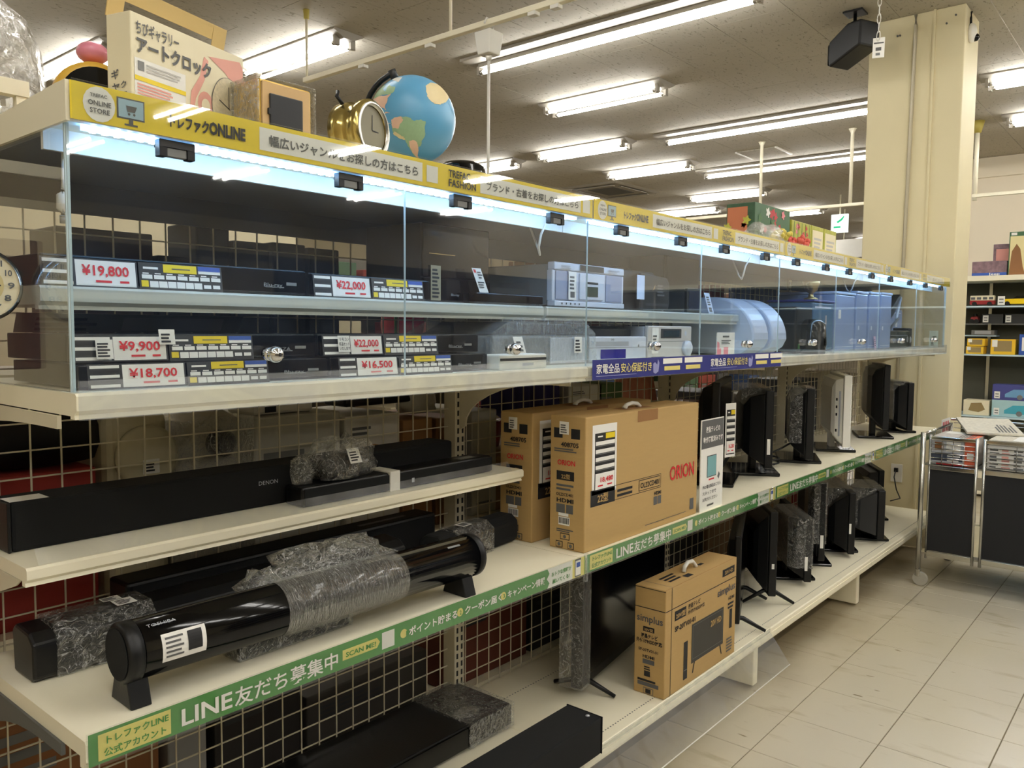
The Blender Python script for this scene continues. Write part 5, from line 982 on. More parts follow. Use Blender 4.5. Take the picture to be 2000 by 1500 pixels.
t = thing('wall_rail', 'cream rail on a yellow-capped rod against the white wall, right of the pillar', 'rail', (8.5, 0.555, 0)); MB().lathe([(0.02, 2.6), (0.02, ZC - 0.08)], CREAM, 8).build('rod', t); MB().lathe([(0.03, ZC - 0.11), (0.06, ZC)], _M['yellow plastic cap'], 10).build('rod_cap', t); MB().box((-0.02, -1.8, 2.63), (0.02, 0.02, 2.66), CREAM).build('rail', t)
t = thing('ceiling_speaker', 'black loudspeaker hung from the ceiling left of the pillar', 'speaker', (5.0, 0.61, 0), 0)
MB().box((-0.06, -0.06, ZC - 0.012), (0.06, 0.06, ZC), BLACK).build('mount_plate', t, bevel=0.002); MB().lathe([(0.022, 3.25), (0.022, 3.29), (0.011, 3.29), (0.011, ZC - 0.012)], BLACK, 12).build('stem', t)
sb = MB(); sb.prism([(-0.135, -0.10), (-0.125, -0.16), (0.12, -0.085), (0.125, 0.07), (0.02, 0.075), (-0.13, 0.0)], 'x', -0.085, 0.085, BLACK); so = sb.build('body', t, (0, 0, 3.19), math.radians(155), bevel=0.012)
MB().frus((-0.075, -0.145, 0.075, -0.01), (-0.07, -0.135, 0.07, -0.02), 'y', -0.14, -0.150, CLOTH).build('grille', so, bevel=0.003)
t = thing('ceiling_chain', 'pale plastic chain with a white paper tag hanging before the pillar', 'chain', (3.9, 0.14, 0))
for k in range(13):
    z = 2.80 + 0.042 * k; lk = MB(); lk.tube([((0.009 if k % 2 else 0.002) * math.cos(a), (0.002 if k % 2 else 0.009) * math.cos(a), z + 0.025 * math.sin(a)) for a in [i * PI / 6 for i in range(13)]], 0.0022, WHITE, 5); lk.build('link', t)
P = Panel(t, (0.012, 0.03, 2.70), (0.3, -0.95, 0), (0.05, 0, 1)); P.rect(0, 0, 0.055, 0.10, PAPER, 0); P.rect(0.005, 0.07, 0.05, 0.077, INKG); P.rect(0.014, 0.035, 0.04, 0.052, INKG); P.rect(0.015, 0.012, 0.035, 0.025, GREY); P.build('paper_tag')
lb = MB(); lb.lathe([(0.10, ZC - 0.03), (0.12, ZC - 0.012), (0.12, ZC)], M('grey ceiling fitting', (120, 118, 112), 0.4), 24); tag(lb.build('smoke_detector', None, (3.85, 0.22, 0)), 'round grey ceiling fitting at the top edge above the hanging chain', 'detector')
t = thing('security_camera', 'white oval security camera at the top of the pillar beside the ceiling', 'camera', (5.39, 0.034, 3.20)); MB().sphere((0, -0.012, 0), 0.05, WHITE, 20, (0.8, 0.6, 1.2)).build('housing', t); MB().sphere((0.008, -0.032, -0.03), 0.024, GLOSS, 14).build('lens', t); cb = MB(); cb.tube([(0, -0.006, 0.05), (-0.01, -0.006, 0.09), (0, -0.006, 0.13)], 0.007, BLACK, 6); cb.build('cable', t)
# ceiling air vent, hatch, exit sign
t = thing('air_vent', 'square ceiling air outlet with open flaps above the second yellow strip', 'air vent', (9.62, 5.45, 0)); MB().frus((-0.55, -0.42, 0.55, 0.42), (-0.6, -0.47, 0.6, 0.47), 'z', ZC - 0.02, ZC, HOUS).build('frame', t); MB().box((-0.28, -0.22, ZC - 0.024), (0.28, 0.22, ZC - 0.0205), INKG).build('grille', t)
for a in range(4):
    f = MB(); s_ = (0.6, 0.47)[a % 2]; f.box((-0.34, -0.03, -0.02), (0.34, 0.03, -0.012), HOUS); o = f.build('flap', t, ((0, -0.36, ZC - 0.02), (0.46, 0, ZC - 0.02), (0, 0.36, ZC - 0.02), (-0.46, 0, ZC - 0.02))[a], a * PI / 2); 
t = thing('ceiling_hatch', 'square ceiling hatch between two long single-tube lights', 'hatch', (8.58, 2.72, 0)); MB().box((-0.22, -0.24, ZC - 0.008), (0.22, 0.24, ZC - 0.0005), CEIL).build('lid', t)
for s in (-0.232, 0.232): MB().box((-0.23, s - 0.012, ZC - 0.014), (0.23, s + 0.012, ZC - 0.0005), WHITE).build('frame_bar', t)
t = thing('exit_sign', 'small green and white exit sign hanging far back beside the pillar', 'sign', (12, 2.98, 0)); MB().box((-0.02, -0.12, 2.79), (0.02, 0.12, 3.06), emit('lit white sign', (0.85, 0.95, 0.88), 1.0)).build('panel', t); MB().lathe([(0.012, 3.06), (0.012, ZC)], CREAM, 8).build('rod', t)
P = Panel(t, (-0.0205, 0, 0), LX, FU, 0.001); LGRN = emit('lit green', (0.03, 0.5, 0.22), 0.9); P.poly([(-0.04, 2.95), (0.02, 2.99), (0.06, 3.03), (0.07, 3.02), (0.04, 2.97), (-0.02, 2.93)], LGRN); P.rect(-0.08, 2.86, 0.02, 2.885, LGRN); P.build('pictogram')
t = thing('hanging_sign', 'wide white store sign hanging far back beyond the gift boxes', 'sign', (13.5, 3.4, 0)); MB().box((-0.01, -0.45, 2.55), (0.01, 0.45, 2.85), WHITE).build('panel', t); MB().lathe([(0.008, 2.85), (0.008, ZC)], CREAM, 6).build('rod', t)

# ================================================================ wire cart with newspapers
t = thing('wire_cart', 'chrome wire cart with black side panels, before the pillar at the right', 'cart', (4.15, 0, 0))
PB = M('black cart panel', (26, 27, 30), 0.75, var=0.1, scale=200)
def post(x, y, z0, z1, r=0.011): MB().lathe([(r, z0), (r, z1)], STEEL, 12, (x, y, 0)).build('post', t)
post(0, -0.085, 0.085, 0.81, 0.013); post(0.01, -0.118, 0.15, 0.80, 0.007); post(0, -0.333, 0.15, 0.80, 0.008); post(0, -0.368, 0.15, 0.80, 0.008); post(0, -0.92, 0.085, 0.81, 0.013); post(0.62, -0.085, 0.085, 0.81); post(0.62, -0.92, 0.085, 0.81)
for ya, yb in ((-0.328, -0.123), (-0.90, -0.373)):
    MB().box((0.0, ya, 0.195), (0.006, yb, 0.620), PB).build('side_panel', t); MB().box((-0.008, ya, 0.165), (0.010, yb, 0.193), STEEL).build('lower_rail', t, bevel=0.003); MB().box((-0.008, ya, 0.622), (0.010, yb, 0.645), CHROME).build('middle_rail', t, bevel=0.002); MB().box((-0.006, ya, 0.777), (0.008, yb, 0.795), CHROME).build('top_rail', t, bevel=0.003)
    for k in range(5): MB().tube([(0, ya, 0.66 + 0.024 * k), (0, yb, 0.66 + 0.024 * k)], 0.0028, CHROME, 6).build('wire', t)
    for k in range(1, 4):
        y = ya + (yb - ya) * k / 4; MB().tube([(0.004, y, 0.645), (0.004, y, 0.78)], 0.0022, CHROME, 6).build('wire', t)
for k in range(6): MB().tube([(0.62, -0.9, 0.66 + 0.03 * k), (0.62, -0.1, 0.66 + 0.03 * k)], 0.003, CHROME, 6).build('wire', t)
MB().tube([(0, -0.085, 0.80), (0.62, -0.085, 0.80)], 0.008, CHROME, 8).build('side_bar', t); MB().tube([(0.62, -0.92, 0.83), (0.62, -0.085, 0.83)], 0.008, CHROME, 8).build('back_bar', t)
MB().box((0.0, -0.915, 0.640), (0.62, -0.09, 0.646), STEEL).build('basket_floor', t); MB().box((0.0, -0.915, 0.175), (0.62, -0.09, 0.181), STEEL).build('deck', t)
MB().box((-0.006, -0.362, 0.2), (0.02, -0.340, 0.36), M('yellowed paper stack', (214, 206, 176), 0.7)).build('leaflet_stack', t); MB().box((-0.006, -0.365, 0.54), (0.012, -0.337, 0.60), STEEL).build('hinge', t)
for x, y in ((0, -0.085), (0, -0.92), (0.62, -0.085), (0.62, -0.92)):
    c = MB().lathe([(0.035, -0.011), (0.037, -0.006), (0.037, 0.006), (0.035, 0.011)], M('grey caster wheel', (176, 172, 160), 0.5), 20, (x + 0.005, y - 0.012, 0.037), 'x'); c.build('caster', t); MB().box((x - 0.012, y - 0.012, 0.05), (x + 0.022, y + 0.012, 0.088), STEEL).build('caster_fork', t, bevel=0.004)
rr = random.Random(9)
NEWS = M('newsprint', (214, 208, 192), 0.85, var=0.25, scale=60)
ORG = M('orange print', (226, 104, 70), 0.5)
def sheaf(label, x, y, z, rz, w_, d_, h, mat, tops, cat='newspaper', ry=0.0):
    t = thing('newspaper', label, cat, (x, y, z), rz); t.rotation_euler[1] = ry
    MB().box((0, 0, 0), (w_, d_, h), mat).build('pages', t, bevel=0.002)
    P = Panel(t, (0, 0, h), FX, (0, 1, 0)); 
    for (a, b_, c, e_, m) in tops: P.rect(a * w_, b_ * d_, c * w_, e_ * d_, m)
    rows(P, w_ * .06, d_ * .1, w_ * .5, d_ * .35, 6); P.build('print')
    P = Panel(t, (0, 0, 0), (0, -1, 0), FU)
    return t
sheaf('orange and white game flyer in the left basket of the cart', 4.166, -0.325, 0.648, 0, 0.30, 0.20, 0.145, M('flyer stack', (196, 188, 180), 0.7, var=0.4, scale=40, stretch=(1, 1, 6)), [(0, 0, 1, .25, ORG), (.6, .3, .95, .9, PAPER)], 'flyer')
P = Panel(None, (4.1595, -0.118, 0.650), (0, -1, 0), FU); P.rect(0, 0, 0.205, 0.128, M('grey flyer', (188, 190, 196), 0.5), 0); P.rect(0.0, 0.02, 0.15, 0.062, M('navy flyer', (66, 74, 92), 0.5)); P.rect(0.02, 0.075, 0.06, 0.115, M('brown print', (140, 96, 56), 0.5)); P.rect(0.075, 0.07, 0.14, 0.12, PAPER); P.rect(0.155, 0.0, 0.205, 0.128, ORG); P.rect(0.03, 0.0, 0.15, 0.012, RED); P.rect(0.17, 0.04, 0.2, 0.07, PAPER, 2); rows(P, 0.08, 0.02, 0.06, 0.035, 3, PAPER); tag(P.build('flyer'), 'grey, navy and orange flyer showing through the left basket wires', 'flyer')
sheaf('thick white newspaper pile in the right basket of the cart', 4.17, -0.88, 0.648, 0, 0.40, 0.50, 0.15, NEWS, [(0, .1, .6, .8, PAPER), (.1, .3, .2, .5, GREEN)], 'newspaper')
P = Panel(None, (4.160, -0.378, 0.650), (0, -1, 0), FU); P.rect(0, 0, 0.48, 0.122, PAPER, 0)
for k in range(9): rows(P, 0.01 + 0.052 * k, 0.008, 0.043, 0.105, 6, [INKG, _M['pale red print'], GREY][k % 3], 1)
tag(P.build('newspaper'), 'printed newspaper edge showing through the right basket wires', 'newspaper')
sheaf('creased newspaper sheet spread over the back of the cart', 4.40, -0.50, 0.80, 0.35, 0.36, 0.26, 0.012, NEWS, [], 'newspaper', -0.12)
sheaf('red and yellow leaflet lying on the newspapers at the right', 4.34, -0.78, 0.81, -0.1, 0.18, 0.18, 0.01, M('red leaflet', (200, 46, 44), 0.5), [(0, 0, .35, .5, YEL), (.5, .5, .9, .8, PAPER)], 'leaflet')
t = thing('price_flyer', 'red striped white card standing behind the cart at the end of the green strip', 'card', (4.62, -0.07, 0.72), 0.0); MB().box((0, 0, 0), (0.20, 0.003, 0.115), PAPER).build('card', t); P = Panel(t, (0, 0, 0), FX, FU); [P.rect(0.02 + 0.04 * k, 0.02, 0.04 + 0.04 * k, 0.10, RED) for k in range(4)]; P.build('print')

# ================================================================ toy display shelves at the far right
t = thing('toy_shelving', 'cream and glass display shelving of toy cars right of the pillar', 'shelving', (7.0, 0, 0)); ds = t
DK = M('olive grey back panel', (86, 84, 70), 0.8)
MB().box((0.42, -6.0, 0.0), (0.44, 0.75, 1.77), DK).build('back_panel', t); MB().box((-0.01, -6.0, 1.745), (0.44, 0.75, 1.785), CREAM).build('top_board', t); MB().box((0, -6.0, 0.02), (0.44, 0.75, 0.2), CREAM).build('base', t)  # run carried on out of view to darken the showcase reflections
for y in (0.70, 0.19, -0.72, -1.6, -2.5, -3.4, -4.3, -5.2): MB().box((0.395, y - 0.012, 0.2), (0.42, y + 0.012, 1.745), STEEL).build('upright', t)
for z in (1.545, 1.405, 1.155, 0.655): MB().box((0.03 if z != 1.405 else 0.15, -5.99, z - 0.012), (0.418, 0.74, z), GEDGE if z != 1.405 else ACRYL).build('glass_shelf', t)
def Y(u): return 0.239 - (u - 1905) * 0.003526
def Zv(v): return 1.775 - (v - 540) * 0.00409
def toybox(label, u0, u1, v0, v1, base, mats, x=7.08, d=0.14, name='toy_box', extra=None, cat='toy box'):
    y1, y0 = Y(u0), Y(u1); h = (v1 - v0) * 0.00409; r = thing(name, label, cat, (x, y0, base))
    MB().box((0, 0, 0), (d, y1 - y0, h), mats[0]).build('box', r, bevel=0.003); P = Panel(r, (0, 0, 0), (0, -1, 0), FU); w_ = y1 - y0
    if extra: extra(P, w_, h)
    elif len(mats) > 1: P.rect(-w_ * .85, h * .2, -w_ * .15, h * .85, mats[1])
    P.build('print'); return r
MIX = M('busy grey red print', (130, 104, 112), 0.5, var=0.7, scale=34); YB = M('yellow toy card', (236, 190, 40), 0.5)
def tg(P, u, v, s=0.04): P.rect(u, v, u + s, v + s * 1.4, PAPER, 4); P.rect(u + s * .2, v + s * .3, u + s * .8, v + s * .5, GREY, 5); P.rect(u + s * .2, v + s * .8, u + s * .8, v + s * 1.0, GREY, 5)
toybox('long low dark model kit box on top of the toy shelving', 1893, 1963, 506, 535, 1.786, [MIX], extra=lambda P, w_, h: (P.rect(-w_, 0, 0, h * .22, BLUE), P.text('Jeep', -w_ * .5, h * .06, h * .22, PAPER, 0.08, k=4)))
toybox('red-grey printed model box standing at the back atop the toy shelving', 1927, 1966, 470, 535, 1.786, [MIX, M('pale red print', (226, 160, 150), 0.7)], x=7.24)
toybox('large green toy box with a brown figure, atop the toy shelving', 1966, 2040, 452, 535, 1.786, [M('dark green print', (64, 104, 70), 0.5)], x=7.06, extra=lambda P, w_, h: (P.rect(-w_ * .97, h * .0, -w_ * .12, h * .9, M('cream figure ground', (226, 214, 160), 0.5)), P.poly([(-w_ * .98, 0), (-w_ * .92, h * .55), (-w_ * .8, h * .72), (-w_ * .7, h * .6), (-w_ * .62, h * .2), (-w_ * .55, 0)], M('brown print', (140, 96, 56), 0.5), 2), P.poly([(-w_ * .5, 0), (-w_ * .4, h * .4), (-w_ * .3, h * .2), (-w_ * .25, 0)], ORG, 2), P.rect(-w_ * .95, h * .92, -w_ * .8, h * .98, PAPER, 2)))
def car(label, u0, u1, base, mat, bus=False, x=7.10):
    y0, y1 = Y(u1), Y(u0); L_ = y1 - y0; h = 0.085 if bus else 0.07
    r = thing('toy_car', label, 'toy car', (x, y0, base))
    if bus:
        MB().box((0, 0, 0.012), (0.06, L_, 0.045), mat).build('body', r, bevel=0.004); MB().box((0.002, 0.003, 0.045), (0.058, L_ - 0.003, h), CBOX).build('cabin', r, bevel=0.004)
        P = Panel(r, (0.002, 0, 0), (0, -1, 0), FU); [P.rect(-L_ * .95 + L_ * .24 * k, 0.053, -L_ * .95 + L_ * .24 * k + L_ * .17, 0.072, INKG) for k in range(4)]; P.build('windows')
    else:
        MB().prism([(0, 0.014), (L_, 0.014), (L_, 0.04), (L_ * .92, 0.055), (L_ * .1, 0.058), (0, 0.045)], 'x', 0, 0.08, mat).build('body', r, bevel=0.005); MB().prism([(L_ * .25, 0.056), (L_ * .68, 0.056), (L_ * .58, h + .01), (L_ * .34, h + .01)], 'x', 0.006, 0.074, GLOSS).build('cabin', r, bevel=0.003)
    for y in (L_ * .2, L_ * .8):
        for xx in (-0.002, 0.062 if not bus else 0.05): MB().lathe([(0.018, xx), (0.018, xx + 0.012)], BLACK, 14, (0, y, 0.0185), 'x').build('wheel', r)
    return r
car('cream and red toy bus on the top glass shelf', 1890, 1941, 1.5455, M('toy red', (150, 40, 44), 0.3), True); car('yellow toy sports car on the top glass shelf', 1950, 2030, 1.5455, M('toy yellow', (244, 206, 20), 0.3))
car('small red toy truck at the left of the second toy shelf', 1888, 1904, 1.4055, M('toy red', (150, 40, 44), 0.3), False, 7.2)
for n, (u, v, nm) in enumerate(((1949, 577, 'white price tag before the yellow toy sports car'),)):
    P = Panel(None, (7.06, Y(u), 1.552), (0, -1, 0), FU); tg(P, 0, 0, 0.05); tag(P.build('price_card'), nm, 'tag')
toybox('flat clear case with a dark base on the second toy shelf', 1912, 1955, 606, 625, 1.4055, [CHAR, GREY], x=7.2, extra=lambda P, w_, h: tg(P, -w_ * .95, 0.01)); toybox('clear display case with white tag on the second toy shelf', 1958, 2020, 606, 625, 1.4055, [CHAR, GREY], x=7.2, extra=lambda P, w_, h: tg(P, -w_ * .97, 0.01))
toybox('grey launching platform toy above the yellow boxed toys', 1888, 1936, 640, 650, 1.31, [GREY, SILVER], x=7.26)
MB().box((0.27, Y(1940), 1.298), (0.418, 0.6, 1.309), GEDGE).build('glass_shelf', ds)
win = lambda P, w_, h: (P.rect(-w_ * .86, h * .2, -w_ * .14, h * .9, M('tan diorama', (150, 128, 84), 0.6)), P.rect(-w_ * .94, h * .5, -w_ * .72, h * .95, PAPER, 2))
toybox('upper of two stacked yellow window boxes beside the pillar', 1890, 1926, 656, 671, 1.2195, [YB], extra=win); toybox('lower of two stacked yellow window boxes beside the pillar', 1888, 1924, 673, 688, 1.1555, [YB], extra=win)
toybox('larger yellow window box right of the stacked pair', 1938, 1987, 658, 688, 1.1555, [YB], extra=win); toybox('blue and white toy box at the right end of the yellow boxes', 1994, 2030, 648, 688, 1.1555, [BLUE, PAPER])
toybox('cream toy box with an animal picture on the lower shelf', 1888, 1941, 770, 800, 0.6555, [CBOX], extra=lambda P, w_, h: P.poly([(-w_ * .8, h * .3), (-w_ * .7, h * .8), (-w_ * .3, h * .85), (-w_ * .15, h * .4), (-w_ * .4, h * .2)], M('tan diorama', (150, 128, 84), 0.6)))
carp = lambda c: (lambda P, w_, h: (P.poly([(-w_ * .7, h * .2), (-w_ * .7, h * .4), (-w_ * .5, h * .7), (-w_ * .2, h * .72), (0, h * .4), (0, h * .2)], c), P.disc(-w_ * .35, h * .22, h * .16, GREY, 2, 12), tg(P, -w_ * .95, h * .1)))
toybox('purple-blue boxed toy car, upper of the pair on the lower shelf', 1946, 2030, 737, 768, 0.789, [M('violet blue print', (70, 74, 140), 0.5)], extra=carp(M('sky print', (110, 160, 200), 0.5))); toybox('pale teal boxed toy car, lower of the pair on the lower shelf', 1946, 2030, 770, 803, 0.6555, [M('pale teal print', (170, 205, 210), 0.5)], extra=carp(M('turquoise print', (70, 170, 190), 0.5)))

# ================================================================ behind the wire mesh
def bx(name, label, x0, x1, z0, z1, c, y=0.52, d=0.28, cat='box', extra=None, rough=0.6):
    m = c if not isinstance(c, tuple) else M('goods %d %d %d' % c, c, rough, var=0.08)
    t = thing(name, label, cat, (x0, y, z0)); X, Z = x1 - x0, z1 - z0
    MB().box((0, 0, 0), (X, d, Z), m).build('body', t, bevel=0.004)
    P = Panel(t, (0, 0, 0), FX, FU); 
    if extra: extra(P, X, Z)
    else: rows(P, X * .1, Z * .55, X * .5, Z * .25, 3, GREY if sum(lin(c) if isinstance(c, tuple) else (1,)) > .3 else CHAR)
    P.build('print'); return t
m0 = 0.7575
t = thing('helmet_bag', 'black rounded bag on the red wrapped box behind the mesh', 'bag', (0.10, 0.62, 1.055)); blob((0.06, 0, 0.055), (0.14, 0.1, 0.10), BLACK, 31, 18, 0.08).build('bag', t)
bx('red_box', 'red wrapped box behind the mesh at the left end', -0.12, 0.245, m0, 1.05, (150, 44, 34), extra=lambda P, X, Z: P.rect(0.0, Z * .84, X, Z * .85, INKG))
t = thing('air_purifier', 'cream rounded air purifier with a round front disc behind the mesh', 'air purifier', (0.265, 0.53, m0)); MB().box((0, 0, 0), (0.14, 0.2, 0.40), M('ivory plastic', (206, 198, 168), 0.45)).build('body', t, bevel=0.03, seg=4); MB().lathe([(0.066, -0.001), (0.066, -0.012), (0.058, -0.018), (0, -0.018)], _M['ivory plastic'], 28, (0.085, 0, 0.30), 'y').build('disc_cover', t)
P = Panel(t, (0, -0.019, 0), FX, FU); P.rect(0.07, 0.265, 0.105, 0.295, PAPER); rows(P, 0.074, 0.27, 0.026, 0.02, 3, INK, 3); P.build('label')
t = thing('bagged_vacuum', 'pale slanted appliance in a clear bag behind the mesh', 'appliance', (0.41, 0.54, m0)); MB().prism([(0, 0), (0.17, 0), (0.17, 0.36), (0.12, 0.39), (0.0, 0.30)], 'y', 0, 0.2, M('grey beige plastic', (176, 170, 156), 0.5)).build('body', t, bevel=0.01); MB().lathe([(0.03, -0.001), (0.03, -0.03), (0.02, -0.04)], CHAR, 16, (0.11, 0, 0.31), 'y').build('nozzle', t); MB().box((-0.005, -0.045, 0), (0.175, 0.2, 0.37), WRAP).build('clear_bag', t)
bx('white_carton', 'large pale grey carton in film behind the mesh', 0.60, 0.85, m0, 1.118, (196, 194, 184))
bx('toast_carton', 'white carton with a toast-coloured picture behind the mesh', 0.865, 1.05, m0, 1.10, (222, 218, 210), extra=lambda P, X, Z: (P.disc(X * .52, Z * .5, X * .33, M('toast print', (176, 130, 80), 0.6), 1, 20, Z * .27), rows(P, X * .1, Z * .85, X * .4, Z * .08, 2)))
bx('brown_carton', 'brown carton left of the second upright behind the mesh', 1.065, 1.18, m0, 1.075, (150, 108, 64)); bx('brown_carton', 'brown carton right of the brown one, behind the steel upright', 1.195, 1.31, m0, 1.07, (138, 98, 58))
t = thing('steam_iron', 'black and white iron resting on the cartons behind the mesh', 'iron', (0.90, 0.56, 1.119)); MB().prism([(0, 0.0), (0.24, 0), (0.22, 0.05), (0.10, 0.06), (0.0, 0.045)], 'y', 0, 0.1, BLACK).build('body', t, bevel=0.01); MB().prism([(0.02, 0.05), (0.2, 0.03), (0.22, 0.045), (0.03, 0.075)], 'y', 0.02, 0.08, WHITE).build('handle', t, bevel=0.006)
t = thing('film_bundle', 'white knotted plastic bundle on the brown carton behind the mesh', 'bundle', (1.18, 0.6, 1.076)); blob((0, 0, 0.035), (0.06, 0.05, 0.05), M('white film', (206, 204, 196), 0.4), 17, 16).build('bundle', t)
t = thing('white_gadget', 'flat white gadget on the pale grey carton behind the mesh', 'gadget', (0.62, 0.55, 1.119)); MB().box((0, 0, 0), (0.17, 0.12, 0.035), WHITE).build('body', t, bevel=0.008); MB().box((0.03, -0.002, 0.006), (0.06, -0.0002, 0.02), BLACK).build('port', t)
bx('white_appliance', 'white upright appliance just right of the second upright behind the mesh', 1.345, 1.46, m0, 1.08, (190, 188, 176), extra=lambda P, X, Z: P.rect(X * .2, Z * .1, X * .8, Z * .12, GREY))
t = thing('red_cup', 'red plastic cup with an orange lid hanging behind the mesh', 'cup', (1.51, 0.60, 0.95)); MB().lathe([(0.035, 0), (0.05, 0.085)], M('deep red plastic', (130, 20, 28), 0.35), 20).build('cup', t); MB().lathe([(0.03, 0.0), (0.03, 0.03)], M('orange plastic', (230, 90, 40), 0.4), 16, (-0.015, 0, 0.087)).build('lid', t)
bx('carton', 'brown carton under the red cup behind the mesh', 1.46, 1.7, m0, 0.949, (150, 120, 84))
t = thing('purple_cloth', 'folded purple cloth hanging behind the ORION cartons', 'cloth', (1.44, 0.56, 0.98)); cb = MB(); vs = []; n = 26
for k in range(n + 1):
    x = 0.42 * k / n; y = 0.018 * math.sin(k * 1.3) + 0.008 * math.sin(k * 2.9); vs += [(x, y, 0.06 + 0.02 * math.sin(k * .5)), (x, y + 0.004, 0.22)]
cb.add(vs, [(2 * k, 2 * k + 2, 2 * k + 3, 2 * k + 1) for k in range(n)], M('purple cloth', (74, 70, 128), 0.85, var=0.2), True); o = cb.build('cloth', t, fix=False); sm = o.modifiers.new('thick', 'SOLIDIFY'); sm.thickness = 0.004
bx('book_pack', 'white slanted pack above the front ORION carton behind the mesh', 1.84, 2.05, 1.05, 1.13, (222, 220, 210)); bx('green_bag', 'green bag between white pack and coral cloth behind the mesh', 2.03, 2.19, 0.92, 1.13, (84, 110, 70))
t = thing('coral_cloth', 'coral pleated cloth behind the mesh above the ORION carton', 'cloth', (2.2, 0.55, 0.95)); cb = MB(); vs = []
for k in range(n + 1):
    x = 0.30 * k / n; y = 0.02 * math.sin(k * 1.5); vs += [(x, y, 0.08), (x * 0.8 + .02, y + 0.004, 0.19)]
cb.add(vs, [(2 * k, 2 * k + 2, 2 * k + 3, 2 * k + 1) for k in range(n)], M('coral cloth', (222, 150, 126), 0.85), True); o = cb.build('cloth', t, fix=False); sm = o.modifiers.new('thick', 'SOLIDIFY'); sm.thickness = 0.004
for k, (x0, x1, z1, c, l) in enumerate(((1.72, 2.02, 1.04, (120, 104, 84), 'dull tan carton behind the rear ORION carton'), (2.03, 2.34, 0.915, (96, 92, 88), 'grey carton under the green bag behind the mesh'), (2.46, 2.66, 1.0, (170, 130, 84), 'wooden toy house box behind the mesh, right of the third upright'), (2.68, 2.86, 1.02, (120, 70, 50), 'reddish wooden toy behind the mesh'), (2.90, 3.17, 1.05, (92, 90, 94), 'grey wrapped box behind the first black television'), (3.19, 3.55, 0.93, (58, 60, 66), 'dark low box behind the mesh, below the grey wrapped box'), (3.66, 3.95, 0.99, (150, 146, 136), 'pale box behind the mesh right of the fourth upright'), (3.97, 4.30, 1.06, (70, 74, 80), 'dark grey box behind the white monitor'), (4.32, 4.6, 1.10, (206, 196, 176), 'cream box with wooden toys behind the white monitor'), (4.62, 4.88, 0.95, (120, 96, 70), 'brown box at the far end behind the mesh'))):
    bx('carton', l, x0, x1, m0, z1, c)
bl = 0.2435
for k, (x0, x1, z1, c, l) in enumerate(((-0.1, 0.36, 0.66, (146, 96, 58), 'wide orange-brown patterned box low at the left behind the mesh'), (0.38, 0.47, 0.70, (150, 150, 150), 'small grey box with a clock picture low behind the mesh'), (0.49, 0.72, 0.55, (40, 36, 34), 'dark box low behind the mesh above the flat deck'), (0.74, 1.16, 0.40, (58, 54, 50), 'dark plastic-topped pack low behind the mesh'), (1.24, 1.62, 0.56, (104, 50, 36), 'reddish-brown suitcase box low behind the mesh'), (1.64, 1.92, 0.52, (30, 30, 32), 'black box low behind the large television'), (1.95, 2.35, 0.50, (60, 52, 48), 'brown-black box low behind the lower carton'), (2.45, 2.9, 0.55, (36, 36, 38), 'black case low behind the edge-on television'), (2.93, 3.2, 0.62, (150, 120, 90), 'tan toy crate low behind the mesh'), (3.22, 3.56, 0.60, (170, 130, 100), 'peach toy box low behind the wrapped televisions'), (3.65, 3.95, 0.62, (190, 150, 110), 'bright tan toy box low behind the wrapped televisions'), (3.97, 4.3, 0.58, (160, 60, 60), 'red lattice box low behind the mesh near the pillar'), (4.32, 4.88, 0.55, (190, 176, 140), 'cream box low at the far end behind the mesh'))):
    bx('carton', l, x0, x1, bl, z1, c)
P = Panel(None, (0.385, 0.519, 0.60), FX, FU); P.disc(0.04, 0.04, 0.035, INK, 0, 20); P.disc(0.04, 0.04, 0.031, PAPER, 1, 20); P.rect(0.039, 0.04, 0.041, 0.065, INK, 2); P.rect(0.04, 0.039, 0.06, 0.041, INK, 2); tag(P.build('clock_picture'), 'round clock picture on the small grey box low behind the mesh', 'picture')
bx('flat_pack', 'stack of flat brown packs on the dark low box behind the mesh', 0.50, 0.80, 0.7575, 0.80, (120, 88, 56))
u0 = 1.2405
DKW = M('dark walnut', (52, 34, 28), 0.45, var=0.25, scale=10, stretch=(1, 1, 0.2))
for k, (x0, x1, z1, c, l) in enumerate(((-0.2, 0.10, 1.50, (92, 40, 34), 'red-brown mantel clock case behind the mesh at the left end'), (0.235, 0.44, 1.535, DKW, 'dark walnut cabinet behind the upper shelf at the left'), (0.45, 0.53, 1.49, (26, 26, 30), 'low black box between walnut cabinet and tall speaker'), (0.545, 0.63, 1.575, (30, 32, 38), 'tallest black speaker standing behind the upper shelf'), (0.64, 0.74, 1.54, (22, 24, 30), 'first of three lower black speakers behind the upper shelf'), (0.75, 0.85, 1.545, (24, 26, 32), 'middle of three lower black speakers behind the upper shelf'), (0.86, 0.96, 1.54, (22, 24, 30), 'last of three lower black speakers behind the upper shelf'), (1.42, 1.75, 1.40, (44, 44, 48), 'dark box behind the tall black console'), (1.84, 2.25, 1.575, (120, 84, 54), 'rust brown wrapped bundle behind the silver stereo'), (2.45, 2.8, 1.47, (48, 46, 50), 'dark box behind the curved pale appliances'), (2.82, 3.1, 1.50, (70, 58, 54), 'brown-grey box behind the blue-tank coffee machine'), (3.2, 3.34, 1.55, (130, 44, 48), 'dull red box behind the pale upright boxes'), (3.36, 3.58, 1.45, (60, 64, 72), 'slate box behind the pale upright boxes'), (3.68, 4.1, 1.56, (44, 64, 110), 'blue box behind the pale upright boxes near the pillar'), (4.15, 4.5, 1.5, (66, 66, 70), 'grey box behind the folding desk lamp'), (4.55, 4.85, 1.52, (100, 84, 70), 'brown box at the end behind the last showcase'))):
    bx('goods_box', l, x0, x1, u0, z1, c, 0.66, 0.14)
